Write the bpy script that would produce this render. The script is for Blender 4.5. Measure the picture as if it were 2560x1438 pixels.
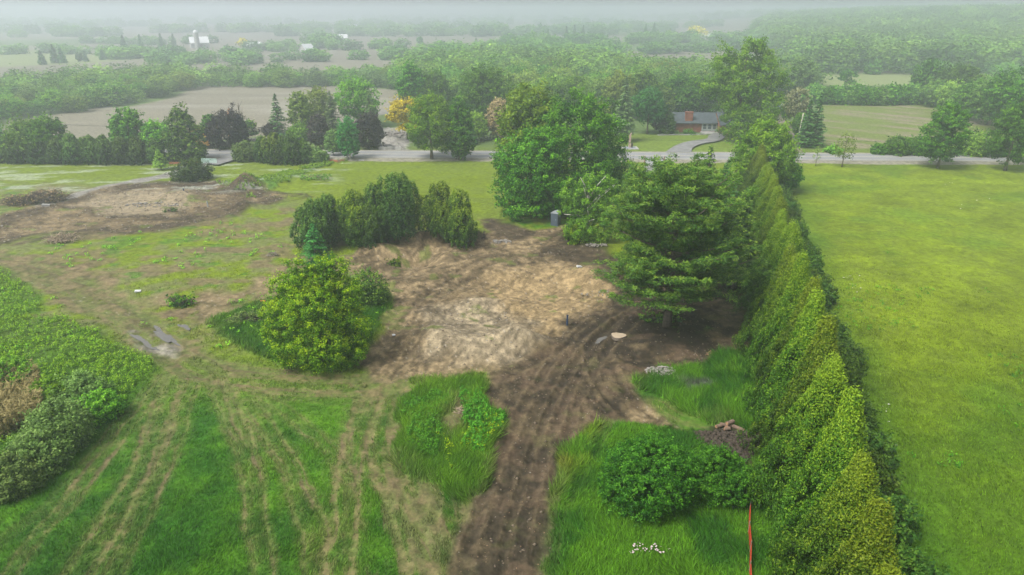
import bpy, math, random
import numpy as np
from mathutils import Vector
for o in list(bpy.data.objects): bpy.data.objects.remove(o)
scene = bpy.context.scene
C = scene.collection

# ------------------------------------------------------------------ camera, sky, sun, exposure
CAM_H, FPX, PITCH = 33.0, 1707.0, math.radians(22.1)
cam = bpy.data.cameras.new("camera"); camo = bpy.data.objects.new("camera", cam); C.objects.link(camo)
camo.location = (0, 0, CAM_H); camo.rotation_euler = (math.pi/2 - PITCH, 0, 0)
cam.sensor_width = 36.0; cam.lens = 36.0*FPX/2560.0; cam.clip_start = 0.5; cam.clip_end = 40000
scene.camera = camo
SUN_EL, SUN_AZ = math.radians(56), math.radians(-125)      # azimuth measured from +Y towards +X
world = bpy.data.worlds.new("World"); scene.world = world; world.use_nodes = True
nt = world.node_tree; nt.nodes.clear()
sky = nt.nodes.new('ShaderNodeTexSky'); sky.sky_type = 'NISHITA'; sky.sun_disc = False
sky.sun_elevation = SUN_EL; sky.sun_rotation = SUN_AZ; sky.air_density = 1.0; sky.dust_density = 3.0
hsv = nt.nodes.new('ShaderNodeHueSaturation'); hsv.inputs['Saturation'].default_value = 0.24
bg = nt.nodes.new('ShaderNodeBackground'); bg.inputs['Strength'].default_value = 0.13
wo = nt.nodes.new('ShaderNodeOutputWorld')
nt.links.new(sky.outputs[0], hsv.inputs['Color']); nt.links.new(hsv.outputs[0], bg.inputs['Color']); nt.links.new(bg.outputs[0], wo.inputs[0])
sl = bpy.data.lights.new("sun", 'SUN'); sl.energy = 2.4; sl.angle = math.radians(24); sl.color = (1.0, 0.96, 0.9)
so = bpy.data.objects.new("sun", sl); C.objects.link(so)
sdir = Vector((math.cos(SUN_EL)*math.sin(SUN_AZ), math.cos(SUN_EL)*math.cos(SUN_AZ), math.sin(SUN_EL)))
so.rotation_euler = sdir.to_track_quat('Z', 'Y').to_euler(); so.location = (0, 0, 120)
scene.view_settings.view_transform = 'Standard'; scene.view_settings.look = 'None'
scene.view_settings.gamma = 1.0; scene.view_settings.exposure = 1.08
scene.cycles.use_denoising = True
scene.cycles.max_bounces = 5; scene.cycles.diffuse_bounces = 3; scene.cycles.glossy_bounces = 2
scene.cycles.transmission_bounces = 3; scene.cycles.volume_bounces = 2; scene.cycles.transparent_max_bounces = 8
HAZE_DENSITY = 0.00118

# ------------------------------------------------------------------ noise, terrain, unprojection
def _hash(ix, iy, seed):
    h = (ix.astype(np.int64)*374761393 + iy.astype(np.int64)*668265263 + seed*1442695041) & 0xffffffff
    h = ((h ^ (h >> 13))*1274126177) & 0xffffffff
    h = (h ^ (h >> 16)) & 0xffffff
    return h/float(0xffffff)
def vnoise(x, y, seed=0):
    ix, iy = np.floor(x), np.floor(y); fx, fy = x-ix, y-iy
    fx = fx*fx*(3-2*fx); fy = fy*fy*(3-2*fy)
    a = _hash(ix, iy, seed); b = _hash(ix+1, iy, seed); c = _hash(ix, iy+1, seed); d = _hash(ix+1, iy+1, seed)
    return (a*(1-fx)+b*fx)*(1-fy)+(c*(1-fx)+d*fx)*fy
def fbm(x, y, oct=4, seed=0, gain=0.5):
    s = np.zeros_like(x); a = 1.0; t = 0.0
    for k in range(oct):
        s += a*vnoise(x, y, seed+k*17); t += a; a *= gain; x = x*2.03+11.3; y = y*2.03+4.7
    return s/t
def sstep(a, b, x):
    t = np.clip((x-a)/(b-a), 0, 1); return t*t*(3-2*t)

CP, SP = math.cos(PITCH), math.sin(PITCH)
def hill(x, y):
    x = np.asarray(x, float); y = np.asarray(y, float)
    h = 26*sstep(60, 620, x-0.12*y)*sstep(430, 1000, y)*(1-sstep(2200, 4500, y))
    return h + 6*sstep(500, 1200, y)*(fbm(x/420, y/420, 2, 5)-0.5)*(1-sstep(3000, 5000, y))
def PZ(px, py, z=0.0):
    u = (px-1280)/FPX; v = (719-py)/FPX
    t = (z-CAM_H)/(-SP+v*CP); return (u*t, (CP+v*SP)*t)
def P(px, py):
    """the spot on the terrain that this direction from the camera meets"""
    x, y = PZ(px, py, 0)
    for _ in range(12):
        z = float(hill(x, y)); x, y = PZ(px, py, min(z, 31))
    return x, y, float(hill(x, y))
def top_z(x, y, py):
    """height at which a vertical through (x,y) reaches picture row py"""
    v = (719-py)/FPX
    # (z-H)*CP + y*SP = v*(y*CP-(z-H)*SP)
    dz = y*(v*CP-SP)/(CP+v*SP); return CAM_H+dz
def depth(x, y, z=0): return y*CP-(z-CAM_H)*SP
def x_at(px, y, z): return (px-1280)/FPX*depth(0, y, z)

def poly_sd(x, y, pts):
    """signed distance (positive inside) in metres"""
    n = len(pts); d2 = np.full(x.shape, 1e18); inside = np.zeros(x.shape, bool)
    for i in range(n):
        ax, ay = pts[i]; bx, by = pts[(i+1) % n]
        ex, ey = bx-ax, by-ay; L = ex*ex+ey*ey+1e-9
        t = np.clip(((x-ax)*ex+(y-ay)*ey)/L, 0, 1)
        d2 = np.minimum(d2, (x-ax-t*ex)**2+(y-ay-t*ey)**2)
        c = ((ay > y) != (by > y))
        if abs(by-ay) > 1e-9: inside ^= c & (x < (bx-ax)*(y-ay)/(by-ay)+ax)
    return np.where(inside, 1, -1)*np.sqrt(d2)
def line_ds(x, y, pts):
    """signed distance across and length along a polyline"""
    best = np.full(x.shape, 1e18); dd = np.zeros(x.shape); ss = np.zeros(x.shape); s0 = 0
    for i in range(len(pts)-1):
        ax, ay = pts[i]; bx, by = pts[i+1]; ex, ey = bx-ax, by-ay; L = math.hypot(ex, ey)+1e-9
        t = np.clip(((x-ax)*ex+(y-ay)*ey)/(L*L), 0, 1)
        d2 = (x-ax-t*ex)**2+(y-ay-t*ey)**2; m = d2 < best
        sg = np.sign((x-ax)*ey-(y-ay)*ex); best = np.where(m, d2, best)
        dd = np.where(m, sg*np.sqrt(d2), dd); ss = np.where(m, s0+t*L, ss); s0 += L
    return dd, ss
def smooth_line(pts, k=2):
    for _ in range(k):
        q = [pts[0]]
        for a, b in zip(pts[:-1], pts[1:]):
            q += [(a[0]*.75+b[0]*.25, a[1]*.75+b[1]*.25), (a[0]*.25+b[0]*.75, a[1]*.25+b[1]*.75)]
        q.append(pts[-1]); pts = q
    return pts
def WP(pl): return [PZ(a, b) for a, b in pl]

# ------------------------------------------------------------------ materials
def new_mat(name):
    m = bpy.data.materials.new(name); m.use_nodes = True
    n = m.node_tree.nodes; n.clear(); return m, n, m.node_tree.links
def mat_plain(name, col, rough=0.8, noise=0.25, scale=3.0, metal=0.0, bump=0.0, spec=0.3):
    m, n, l = new_mat(name)
    out = n.new('ShaderNodeOutputMaterial'); b = n.new('ShaderNodeBsdfPrincipled'); l.new(b.outputs[0], out.inputs[0])
    b.inputs['Roughness'].default_value = rough; b.inputs['Metallic'].default_value = metal
    b.inputs['Specular IOR Level'].default_value = spec
    g = n.new('ShaderNodeNewGeometry'); t = n.new('ShaderNodeTexNoise'); t.inputs['Scale'].default_value = scale; t.inputs['Detail'].default_value = 6
    l.new(g.outputs['Position'], t.inputs['Vector'])
    r = n.new('ShaderNodeValToRGB'); c0 = [max(0, c*(1-noise)) for c in col]; c1 = [min(1, c*(1+noise)) for c in col]
    r.color_ramp.elements[0].position = 0.3; r.color_ramp.elements[1].position = 0.7
    r.color_ramp.elements[0].color = (*c0, 1); r.color_ramp.elements[1].color = (*c1, 1)
    l.new(t.outputs['Fac'], r.inputs['Fac']); l.new(r.outputs['Color'], b.inputs['Base Color'])
    if bump:
        bp = n.new('ShaderNodeBump'); bp.inputs['Strength'].default_value = bump; bp.inputs['Distance'].default_value = 0.05
        l.new(t.outputs['Fac'], bp.inputs['Height']); l.new(bp.outputs[0], b.inputs['Normal'])
    return m
def mat_leaf(name, dark, mid, light, trans=0.3, rough=0.55):
    """leaves: tone mixes young and old growth with painted top light and inner shade"""
    m, n, l = new_mat(name)
    dark, mid, light = [tuple(v*k for v, k in zip(c, q)) for c, q in ((dark, (1.0, 1.05, 0.75)), (mid, (1.35, 1.42, 0.85)), (light, (1.45, 1.45, 0.9)))]
    out = n.new('ShaderNodeOutputMaterial'); b = n.new('ShaderNodeBsdfPrincipled')
    b.inputs['Roughness'].default_value = rough; b.inputs['Specular IOR Level'].default_value = 0.12
    tr = n.new('ShaderNodeBsdfTranslucent'); mx = n.new('ShaderNodeMixShader'); mx.inputs[0].default_value = trans
    a = n.new('ShaderNodeAttribute'); a.attribute_name = 'tone'
    r = n.new('ShaderNodeValToRGB'); e = r.color_ramp.elements
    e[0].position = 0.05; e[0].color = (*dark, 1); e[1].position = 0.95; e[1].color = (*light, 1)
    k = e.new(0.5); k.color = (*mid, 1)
    oi = n.new('ShaderNodeObjectInfo'); hs = n.new('ShaderNodeHueSaturation')
    mr = n.new('ShaderNodeMapRange'); mr.inputs['To Min'].default_value = 0.72; mr.inputs['To Max'].default_value = 1.28
    l.new(oi.outputs['Random'], mr.inputs['Value']); l.new(mr.outputs[0], hs.inputs['Value'])
    mh = n.new('ShaderNodeMapRange'); mh.inputs['To Min'].default_value = 0.485; mh.inputs['To Max'].default_value = 0.51
    l.new(oi.outputs['Random'], mh.inputs['Value']); l.new(mh.outputs[0], hs.inputs['Hue'])
    l.new(a.outputs['Fac'], r.inputs['Fac']); l.new(r.outputs['Color'], hs.inputs['Color'])
    l.new(hs.outputs[0], b.inputs['Base Color']); l.new(hs.outputs[0], tr.inputs['Color'])
    l.new(b.outputs[0], mx.inputs[1]); l.new(tr.outputs[0], mx.inputs[2]); l.new(mx.outputs[0], out.inputs[0])
    return m
def mat_vcol(name, rough=0.9, bump=0.35, trans=0.0, fine=True, scale=9.0):
    m, n, l = new_mat(name)
    out = n.new('ShaderNodeOutputMaterial'); b = n.new('ShaderNodeBsdfPrincipled')
    b.inputs['Roughness'].default_value = rough; b.inputs['Specular IOR Level'].default_value = 0.15
    a = n.new('ShaderNodeAttribute'); a.attribute_name = 'Col'; src = a.outputs['Color']
    if fine:
        g = n.new('ShaderNodeNewGeometry'); t = n.new('ShaderNodeTexNoise'); t.inputs['Scale'].default_value = 4.0; t.inputs['Detail'].default_value = 8; t.inputs['Roughness'].default_value = 0.8
        l.new(g.outputs['Position'], t.inputs['Vector'])
        t2 = n.new('ShaderNodeTexNoise'); t2.inputs['Scale'].default_value = 1.1; t2.inputs['Detail'].default_value = 7; t2.inputs['Roughness'].default_value = 0.7
        l.new(g.outputs['Position'], t2.inputs['Vector'])
        ad = n.new('ShaderNodeMath'); ad.operation = 'MULTIPLY'; l.new(t.outputs['Fac'], ad.inputs[0]); l.new(t2.outputs['Fac'], ad.inputs[1])
        mr = n.new('ShaderNodeMapRange'); mr.inputs['From Min'].default_value = 0.1; mr.inputs['From Max'].default_value = 0.42
        mr.inputs['To Min'].default_value = 0.35; mr.inputs['To Max'].default_value = 1.70; mr.clamp = True
        l.new(ad.outputs[0], mr.inputs['Value'])
        hs = n.new('ShaderNodeHueSaturation'); l.new(src, hs.inputs['Color']); l.new(mr.outputs[0], hs.inputs['Value']); src = hs.outputs[0]
        bp = n.new('ShaderNodeBump'); bp.inputs['Strength'].default_value = bump; bp.inputs['Distance'].default_value = 0.12
        l.new(ad.outputs[0], bp.inputs['Height']); l.new(bp.outputs[0], b.inputs['Normal'])
    l.new(src, b.inputs['Base Color'])
    if trans:
        tr = n.new('ShaderNodeBsdfTranslucent'); mx = n.new('ShaderNodeMixShader'); mx.inputs[0].default_value = trans
        l.new(src, tr.inputs['Color']); l.new(b.outputs[0], mx.inputs[1]); l.new(tr.outputs[0], mx.inputs[2]); l.new(mx.outputs[0], out.inputs[0])
    else: l.new(b.outputs[0], out.inputs[0])
    return m

# ------------------------------------------------------------------ mesh helpers
def mesh_np(name, V, Fq, mat=None, tone=None, col=None, smooth=False):
    """V (n,3), Fq (m,k) faces of one size"""
    me = bpy.data.meshes.new(name); V = np.ascontiguousarray(V, np.float32); Fq = np.ascontiguousarray(Fq, np.int32)
    m, k = Fq.shape
    me.vertices.add(len(V)); me.vertices.foreach_set('co', V.ravel())
    me.loops.add(m*k); me.loops.foreach_set('vertex_index', Fq.ravel())
    me.polygons.add(m); me.polygons.foreach_set('loop_start', np.arange(0, m*k, k, dtype=np.int32))
    me.polygons.foreach_set('loop_total', np.full(m, k, np.int32))
    if smooth: me.polygons.foreach_set('use_smooth', np.ones(m, bool))
    me.update(calc_edges=True)
    if tone is not None:
        a = me.attributes.new('tone', 'FLOAT', 'POINT'); a.data.foreach_set('value', np.ascontiguousarray(tone, np.float32))
    if col is not None:
        a = me.attributes.new('Col', 'FLOAT_COLOR', 'POINT'); c4 = np.ones((len(V), 4), np.float32); c4[:, :3] = col
        a.data.foreach_set('color', c4.ravel())
    if mat: me.materials.append(mat)
    return me
class MB:
    """collects boxes, tubes and lathes into one mesh"""
    def __init__(s): s.v = []; s.f = []
    def add(s, v, f):
        n = len(s.v); s.v += [tuple(map(float, p)) for p in v]; s.f += [tuple(i+n for i in q) for q in f]; return s
    def box(s, x0, x1, y0, y1, z0, z1, rot=0, at=(0, 0, 0), tilt=0):
        v = [(x, y, z) for z in (z0, z1) for y in (y0, y1) for x in (x0, x1)]
        c, k = math.cos(rot), math.sin(rot); ct, kt = math.cos(tilt), math.sin(tilt); w = []
        for x, y, z in v:
            x, z = x*ct+z*kt, -x*kt+z*ct
            w.append((x*c-y*k+at[0], x*k+y*c+at[1], z+at[2]))
        return s.add(w, [(0, 2, 3, 1), (4, 5, 7, 6), (0, 1, 5, 4), (2, 6, 7, 3), (0, 4, 6, 2), (1, 3, 7, 5)])
    def tube(s, pts, rad, n=7, cap=True):
        pts = [Vector(p) for p in pts]
        if not hasattr(rad, '__len__'): rad = [rad]*len(pts)
        v = []; f = []
        for i, p in enumerate(pts):
            d = (pts[min(i+1, len(pts)-1)]-pts[max(i-1, 0)]).normalized()
            a = d.cross(Vector((0, 0, 1)) if abs(d.z) < 0.9 else Vector((1, 0, 0))).normalized(); b = d.cross(a)
            for k in range(n):
                t = 2*math.pi*k/n; v.append(p+(a*math.cos(t)+b*math.sin(t))*rad[i])
        for i in range(len(pts)-1):
            for k in range(n):
                f.append((i*n+k, i*n+(k+1) % n, (i+1)*n+(k+1) % n, (i+1)*n+k))
        if cap: f.append(tuple(range(n-1, -1, -1))); f.append(tuple((len(pts)-1)*n+k for k in range(n)))
        return s.add(v, f)
    def lathe(s, prof, n=16, at=(0, 0, 0)):
        v = [(r*math.cos(2*math.pi*k/n)+at[0], r*math.sin(2*math.pi*k/n)+at[1], z+at[2]) for r, z in prof for k in range(n)]
        f = [(i*n+k, i*n+(k+1) % n, (i+1)*n+(k+1) % n, (i+1)*n+k) for i in range(len(prof)-1) for k in range(n)]
        f.append(tuple(range(n-1, -1, -1))); f.append(tuple((len(prof)-1)*n+k for k in range(n)))
        return s.add(v, f)
    def mesh(s, name, mat, smooth=False):
        me = bpy.data.meshes.new(name); me.from_pydata(s.v, [], s.f); me.materials.append(mat)
        if smooth: me.polygons.foreach_set('use_smooth', [True]*len(me.polygons))
        me.update(); return me
def obj(name, me, parent=None, loc=(0, 0, 0), rz=0):
    o = bpy.data.objects.new(name, me); C.objects.link(o); o.location = loc; o.rotation_euler = (0, 0, rz)
    if parent: o.parent = parent
    return o
def thing(name, label, cat, loc=(0, 0, 0), rz=0, group=None, me=None):
    o = bpy.data.objects.new(name, me); C.objects.link(o); o.location = loc; o.rotation_euler = (0, 0, rz)
    o['label'] = label; o['category'] = cat
    if group: o['group'] = group
    return o
def kinded(o, kind, label=None, cat=None):
    o['kind'] = kind
    if label: o['label'] = label
    if cat: o['category'] = cat
    return o

# ------------------------------------------------------------------ ground sheet
def build_ground():
    a0 = math.radians(54)
    dense = np.linspace(-a0, a0, 1300); rest = np.linspace(a0, 2*math.pi-a0, 70)[1:-1]
    ang = np.concatenate([dense, rest]); nA = len(ang)
    r = [3.0, 8.0, 14.0, 19.0, 23.0]
    while r[-1] < 190: r.append(r[-1]*1.0033)
    while r[-1] < 700: r.append(r[-1]*1.008)
    while r[-1] < 9000: r.append(r[-1]*1.04)
    r = np.array(r); nR = len(r)
    R, A = np.meshgrid(r, ang, indexing='ij')
    X = (R*np.sin(A)).ravel(); Y = (R*np.cos(A)).ravel()
    col, z, tall = ground_cols(X, Y)
    V = np.stack([X, Y, z], 1)
    i = np.arange(nR-1)[:, None]*nA; j = np.arange(nA)[None, :]; j2 = (j+1) % nA
    F = np.stack([i+j, i+nA+j, i+nA+j2, i+j2], -1).reshape(-1, 4)[:, ::-1]
    V = np.vstack([V, [[0, 0, 0]]]); col = np.vstack([col, col[:1]])
    me = mesh_np('ground', V, F, mat_vcol('ground_soil_and_grass', 0.95, 0.35), col=col, smooth=True)
    o = obj('ground', me); kinded(o, 'structure')
    o['label'] = 'rolling ground of lawn, bare soil and ploughed fields'
    return o

LIME = np.array((0.104, 0.146, 0.005)); GREEN = np.array((0.045, 0.118, 0.004)); LUSH = np.array((0.018, 0.072, 0.004))
OLIVE = np.array((0.088, 0.120, 0.020)); STRAW = np.array((0.20, 0.165, 0.075)); STRAWG = np.array((0.090, 0.098, 0.036))
SOIL = np.array((0.080, 0.060, 0.033)); MUD = np.array((0.024, 0.0185, 0.0120)); SAND = np.array((0.195, 0.143, 0.073)); GRAVEL = np.array((0.170, 0.138, 0.088))
TAUPE = np.array((0.150, 0.138, 0.100)); CROP = np.array((0.105, 0.135, 0.030)); PALE = np.array((0.16, 0.19, 0.075)); GREY = np.array((0.20, 0.19, 0.17))

Z = {}
Z['right_field'] = [(1975, 404), (2620, 412), (2900, 1500), (2300, 1700), (2250, 1438), (2180, 1180), (2080, 900), (2010, 640)]
Z['clearing'] = [(1190, 546), (1250, 558), (1330, 578), (1420, 562), (1412, 592), (1440, 618), (1530, 640), (1600, 700), (1700, 690), (1900, 700), (1900, 800), (1870, 860), (1845, 885), (1750, 905), (1640, 925), (1590, 960), (1620, 1030), (1700, 1085), (1590, 1068), (1500, 1038), (1430, 1100), (1385, 1220), (1345, 1470), (1125, 1470), (1180, 1250), (1240, 1120), (1262, 1060), (1212, 985), (1212, 940), (1050, 945), (960, 960), (905, 955), (900, 905), (960, 830), (985, 760), (955, 725), (870, 690), (850, 655), (900, 622), (960, 602), (1100, 588), (1180, 600), (1215, 580)]
Z['sand'] = [(1190, 700), (1250, 678), (1400, 662), (1480, 680), (1520, 735), (1440, 775), (1400, 830), (1330, 810), (1200, 790), (1150, 745)]
Z['gravel'] = [(1040, 880), (1075, 790), (1180, 735), (1300, 790), (1370, 840), (1350, 882), (1235, 915), (1100, 902)]
Z['mud'] = [(1530, 735), (1640, 700), (1900, 700), (1890, 800), (1850, 890), (1700, 905), (1640, 925), (1590, 960), (1620, 1035), (1500, 1040), (1430, 1100), (1385, 1220), (1345, 1470), (1125, 1470), (1180, 1250), (1240, 1120), (1262, 1060), (1212, 985), (1215, 945), (1320, 895), (1400, 850), (1480, 790)]
Z['mud_top'] = [(1330, 640), (1400, 580), (1440, 570), (1560, 650), (1610, 740), (1560, 760), (1500, 690), (1430, 655)]
Z['mud_back'] = [(1195, 550), (1270, 556), (1330, 585), (1290, 600), (1220, 590)]
Z['left_dirt'] = [(-80, 560), (0, 535), (120, 512), (200, 490), (300, 462), (430, 452), (530, 452), (660, 470), (730, 493), (640, 522), (560, 545), (450, 568), (330, 588), (120, 580), (0, 612), (-80, 640)]
Z['left_gravel'] = [(200, 512), (260, 480), (420, 472), (500, 505), (400, 538), (250, 537)]
Z['left_mid'] = [(370, 742), (470, 728), (560, 735), (640, 690), (730, 655), (860, 650), (740, 770), (640, 765), (560, 790), (500, 800), (430, 800)]
Z['bush_island'] = [(520, 800), (600, 770), (700, 745), (960, 730), (982, 775), (930, 850), (915, 890), (850, 915), (780, 920), (690, 905), (600, 870), (545, 835)]
Z['centre_island'] = [(1015, 955), (1210, 942), (1212, 990), (1262, 1062), (1240, 1140), (1200, 1230), (1170, 1250), (1110, 1230), (1010, 1150), (985, 1050)]
Z['island_dirt'] = [(1125, 1000), (1165, 1000), (1175, 1060), (1140, 1110), (1115, 1060)]
Z['right_grass'] = [(1585, 955), (1640, 930), (1740, 915), (1840, 892), (1900, 870), (1900, 1080), (1760, 1075), (1690, 1020), (1630, 985)]
Z['right_grass2'] = [(1500, 1080), (1590, 1064), (1700, 1085), (1900, 1100), (1960, 1500), (1330, 1500), (1390, 1250), (1420, 1150)]
Z['strip'] = [(1500, 1050), (1460, 1060), (1400, 1140), (1378, 1240), (1400, 1230), (1450, 1160)]
Z['black_debris'] = [(1720, 1088), (1790, 1080), (1900, 1085), (1900, 1160), (1840, 1150), (1750, 1120)]
Z['grey_patch'] = [(1695, 955), (1760, 950), (1785, 970), (1750, 985), (1710, 975)]
Z['under_pine'] = [(1600, 800), (1700, 800), (1780, 810), (1740, 850), (1700, 865), (1660, 835)]
Z['porta_grass'] = [(1250, 520), (1480, 505), (1440, 560), (1330, 572), (1260, 556)]
Z['fld1'] = [(20, 303), (330, 258), (470, 217), (700, 212), (880, 216), (1000, 226), (1010, 250), (940, 292), (900, 310), (700, 335), (480, 360), (300, 345), (100, 345), (0, 330)]
Z['fld1_edge'] = [(290, 262), (380, 240), (480, 219), (440, 240), (400, 252), (300, 272)]
Z['fld2'] = [(2045, 256), (2320, 258), (2420, 278), (2510, 308), (2520, 345), (2220, 370), (2060, 374)]
Z['fld3'] = [(1970, 183), (2500, 183), (2490, 212), (2020, 215)]
Z['fld4'] = [(180, 150), (420, 150), (520, 165), (300, 178), (160, 182)]
Z['fld5'] = [(580, 150), (1000, 150), (960, 185), (860, 190), (640, 172)]
Z['fld6'] = [(-200, 118), (120, 128), (360, 148), (200, 160), (-200, 175)]
Z['fld7'] = [(470, 114), (640, 114), (660, 136), (480, 138)]
Z['fld8'] = [(150, 92), (900, 72), (1260, 92), (1250, 126), (880, 124), (700, 108), (400, 106), (250, 100)]
Z['fld9'] = [(1540, 128), (2060, 130), (2040, 152), (1560, 156)]
Z['lawn'] = [(1535, 335), (1900, 338), (1905, 388), (1535, 383)]
Z['yard'] = [(948, 322), (1000, 320), (1035, 330), (1020, 378), (945, 378)]
Z['bank'] = [(640, 500), (700, 470), (800, 420), (870, 400), (840, 400), (760, 418), (660, 450), (520, 455), (560, 470)]
Z['left_mud'] = [(-80, 630), (60, 634), (200, 668), (290, 715), (380, 775), (480, 860), (420, 905), (290, 815), (150, 742), (0, 700), (-80, 690)]
Z['wet'] = [(325, 828), (370, 815), (430, 850), (450, 870), (420, 890), (380, 884), (350, 860)]
Z['mid_worn'] = [(880, 945), (1020, 950), (985, 1050), (1010, 1150), (1105, 1235), (1180, 1250), (1130, 1460), (830, 1460), (855, 1200)]
Z['weeds'] = [(-300, 700), (0, 665), (60, 700), (110, 760), (60, 790), (200, 800), (330, 870), (400, 915), (330, 990), (240, 1060), (120, 1160), (0, 1220), (-400, 1400)]
L = {}
L['lane'] = ([(1944, 262), (1952, 300), (1965, 330), (1978, 352), (1985, 380)], 1.9)
L['path'] = ([(120, 512), (260, 470), (350, 452), (430, 436), (505, 412), (560, 396)], 2.1)
L['houselane'] = ([(480, 372), (560, 360), (640, 348), (700, 340)], 2.2)
L['backtrack'] = ([(940, 284), (985, 276), (1030, 268)], 4.0)
STRAWS = [  # polyline, half width of the whole track, strength
    ([(-60, 640), (60, 670), (190, 710), (330, 800), (430, 885), (540, 935), (660, 958), (800, 968), (960, 965)], 2.6, 1.0),
    ([(400, 900), (300, 800), (180, 760), (100, 800), (-100, 840)], 1.2, 0.7),
    ([(440, 870), (560, 800), (700, 720), (860, 660)], 3.0, 0.6),
    ([(450, 880), (560, 925), (690, 935), (800, 950), (900, 945)], 1.3, 0.8),
    ([(420, 930), (330, 1060), (190, 1220), (20, 1438)], 0.8, 0.9),
    ([(400, 940), (280, 1080), (120, 1260), (-60, 1400)], 0.6, 0.6),
    ([(440, 940), (390, 1090), (300, 1260), (180, 1450)], 1.3, 1.0),
    ([(480, 960), (440, 1090), (380, 1230), (270, 1450)], 0.9, 0.75),
    ([(540, 960), (600, 1080), (635, 1230), (660, 1450)], 1.0, 0.8),
    ([(560, 940), (590, 1030), (620, 1110)], 0.6, 1.0),
    ([(620, 1010), (680, 1090), (735, 1200), (780, 1330), (800, 1450)], 1.1, 0.8),
    ([(640, 980), (740, 1050), (830, 1130), (870, 1200)], 0.9, 0.6),
    ([(950, 950), (890, 1080), (860, 1200), (850, 1450)], 1.4, 1.0),
    ([(985, 960), (940, 1080), (960, 1200), (1010, 1300), (1050, 1450)], 1.3, 1.0),
    ([(960, 1150), (1020, 1260), (1090, 1340), (1150, 1420)], 1.3, 0.7),
    ([(1010, 1150), (1100, 1290), (1180, 1280)], 0.9, 0.6),
    ([(900, 955), (1000, 965), (1100, 945), (1215, 935)], 1.6, 1.0),
    ([(1520, 1060), (1450, 1160), (1400, 1260), (1355, 1450)], 0.9, 0.9),
    ([(1640, 1010), (1720, 1060), (1800, 1050)], 1.2, 0.7),
]
RUTS = [  # line, rut half gauge, rut width, depth
    ([(1190, 1450), (1260, 1200), (1335, 1020), (1420, 890), (1500, 805), (1570, 750), (1650, 705)], 1.1, 0.35, 0.22),
    ([(1290, 1450), (1345, 1200), (1400, 1030), (1465, 900), (1550, 810), (1640, 755)], 1.1, 0.35, 0.20),
    ([(1240, 1450), (1300, 1200), (1375, 1010), (1450, 880), (1530, 790)], 1.0, 0.4, 0.16),
    ([(1640, 1080), (1540, 990), (1490, 900), (1500, 850), (1580, 790)], 1.0, 0.4, 0.25),
    ([(930, 960), (1010, 880), (1040, 790), (1110, 710), (1220, 650), (1360, 610), (1440, 575)], 1.1, 0.4, 0.20),
    ([(990, 930), (1030, 870), (1080, 770), (1160, 700), (1260, 655), (1420, 640), (1540, 660), (1600, 720)], 1.1, 0.4, 0.18),
    ([(1200, 960), (1300, 910), (1400, 855), (1500, 790), (1580, 735)], 1.1, 0.35, 0.15),
    ([(1240, 552), (1330, 590), (1420, 580)], 1.0, 0.4, 0.12),
    ([(880, 690), (1000, 700), (1080, 690), (1200, 640)], 1.0, 0.4, 0.12),
    ([(-40, 570), (200, 560), (420, 555), (600, 520), (760, 492)], 1.2, 0.5, 0.15),
    ([(0, 545), (200, 500), (360, 460), (500, 470), (640, 490)], 1.2, 0.5, 0.15),
    ([(330, 800), (420, 880), (500, 930)], 1.0, 0.4, 0.2),
]
MOUNDS = [  # px, py, height, rx, ry
    (1290, 862, 1.5, 3.0, 1.7), (1090, 855, 1.1, 3.4, 3.0), (1180, 880, 0.8, 3.0, 2.2), (1220, 760, 0.7, 4.0, 1.5), (1490, 690, 1.0, 3.6, 3.0),
    (1180, 700, -0.5, 6, 3), (1330, 720, -0.7, 7, 4.5), (1060, 790, 0.5, 2, 3), (620, 470, 1.9, 2.6, 2.2), (600, 520, 0.7, 3.5, 2.2), (450, 492, 0.9, 4.5, 2.5),
    (1030, 640, -1.7, 4.2, 3.2), (960, 625, 0.9, 3.2, 1.6), (1080, 600, 1.1, 5.0, 1.3), (1110, 640, 0.7, 2.2, 2.2), (940, 670, 0.6, 2.5, 1.4),
    (320, 500, -0.3, 8, 4), (1640, 870, 0.35, 3, 1.5), (1560, 930, 0.3, 2, 2.5), (1500, 620, 0.5, 4, 1.8), (1640, 900, -0.3, 2, 1), (1000, 705, 0.4, 3, 1.5),
    (900, 810, 0.5, 6, 5), (1110, 1040, 0.5, 3, 4), (740, 455, 0.7, 9, 5), (1000, 960, 0.15, 2, 1), (1700, 830, 0.3, 3, 2),
]
def mound_z(x, y):
    z = np.zeros_like(x)
    for px, py, h, rx, ry in MOUNDS:
        cx, cy = PZ(px, py); m = (abs(x-cx) < 3*rx) & (abs(y-cy) < 3*ry)
        if m.any():
            q = ((x[m]-cx)/rx)**2+((y[m]-cy)/ry)**2
            z[m] += 1.35*h*np.exp(-q*(1.0+0.0*q))
    return z
def base_z(x, y):
    x = np.atleast_1d(np.asarray(x, float)); y = np.atleast_1d(np.asarray(y, float))
    return hill(x, y)+mound_z(x, y)
def gz(x, y): return float(base_z(x, y)[0])

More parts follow.
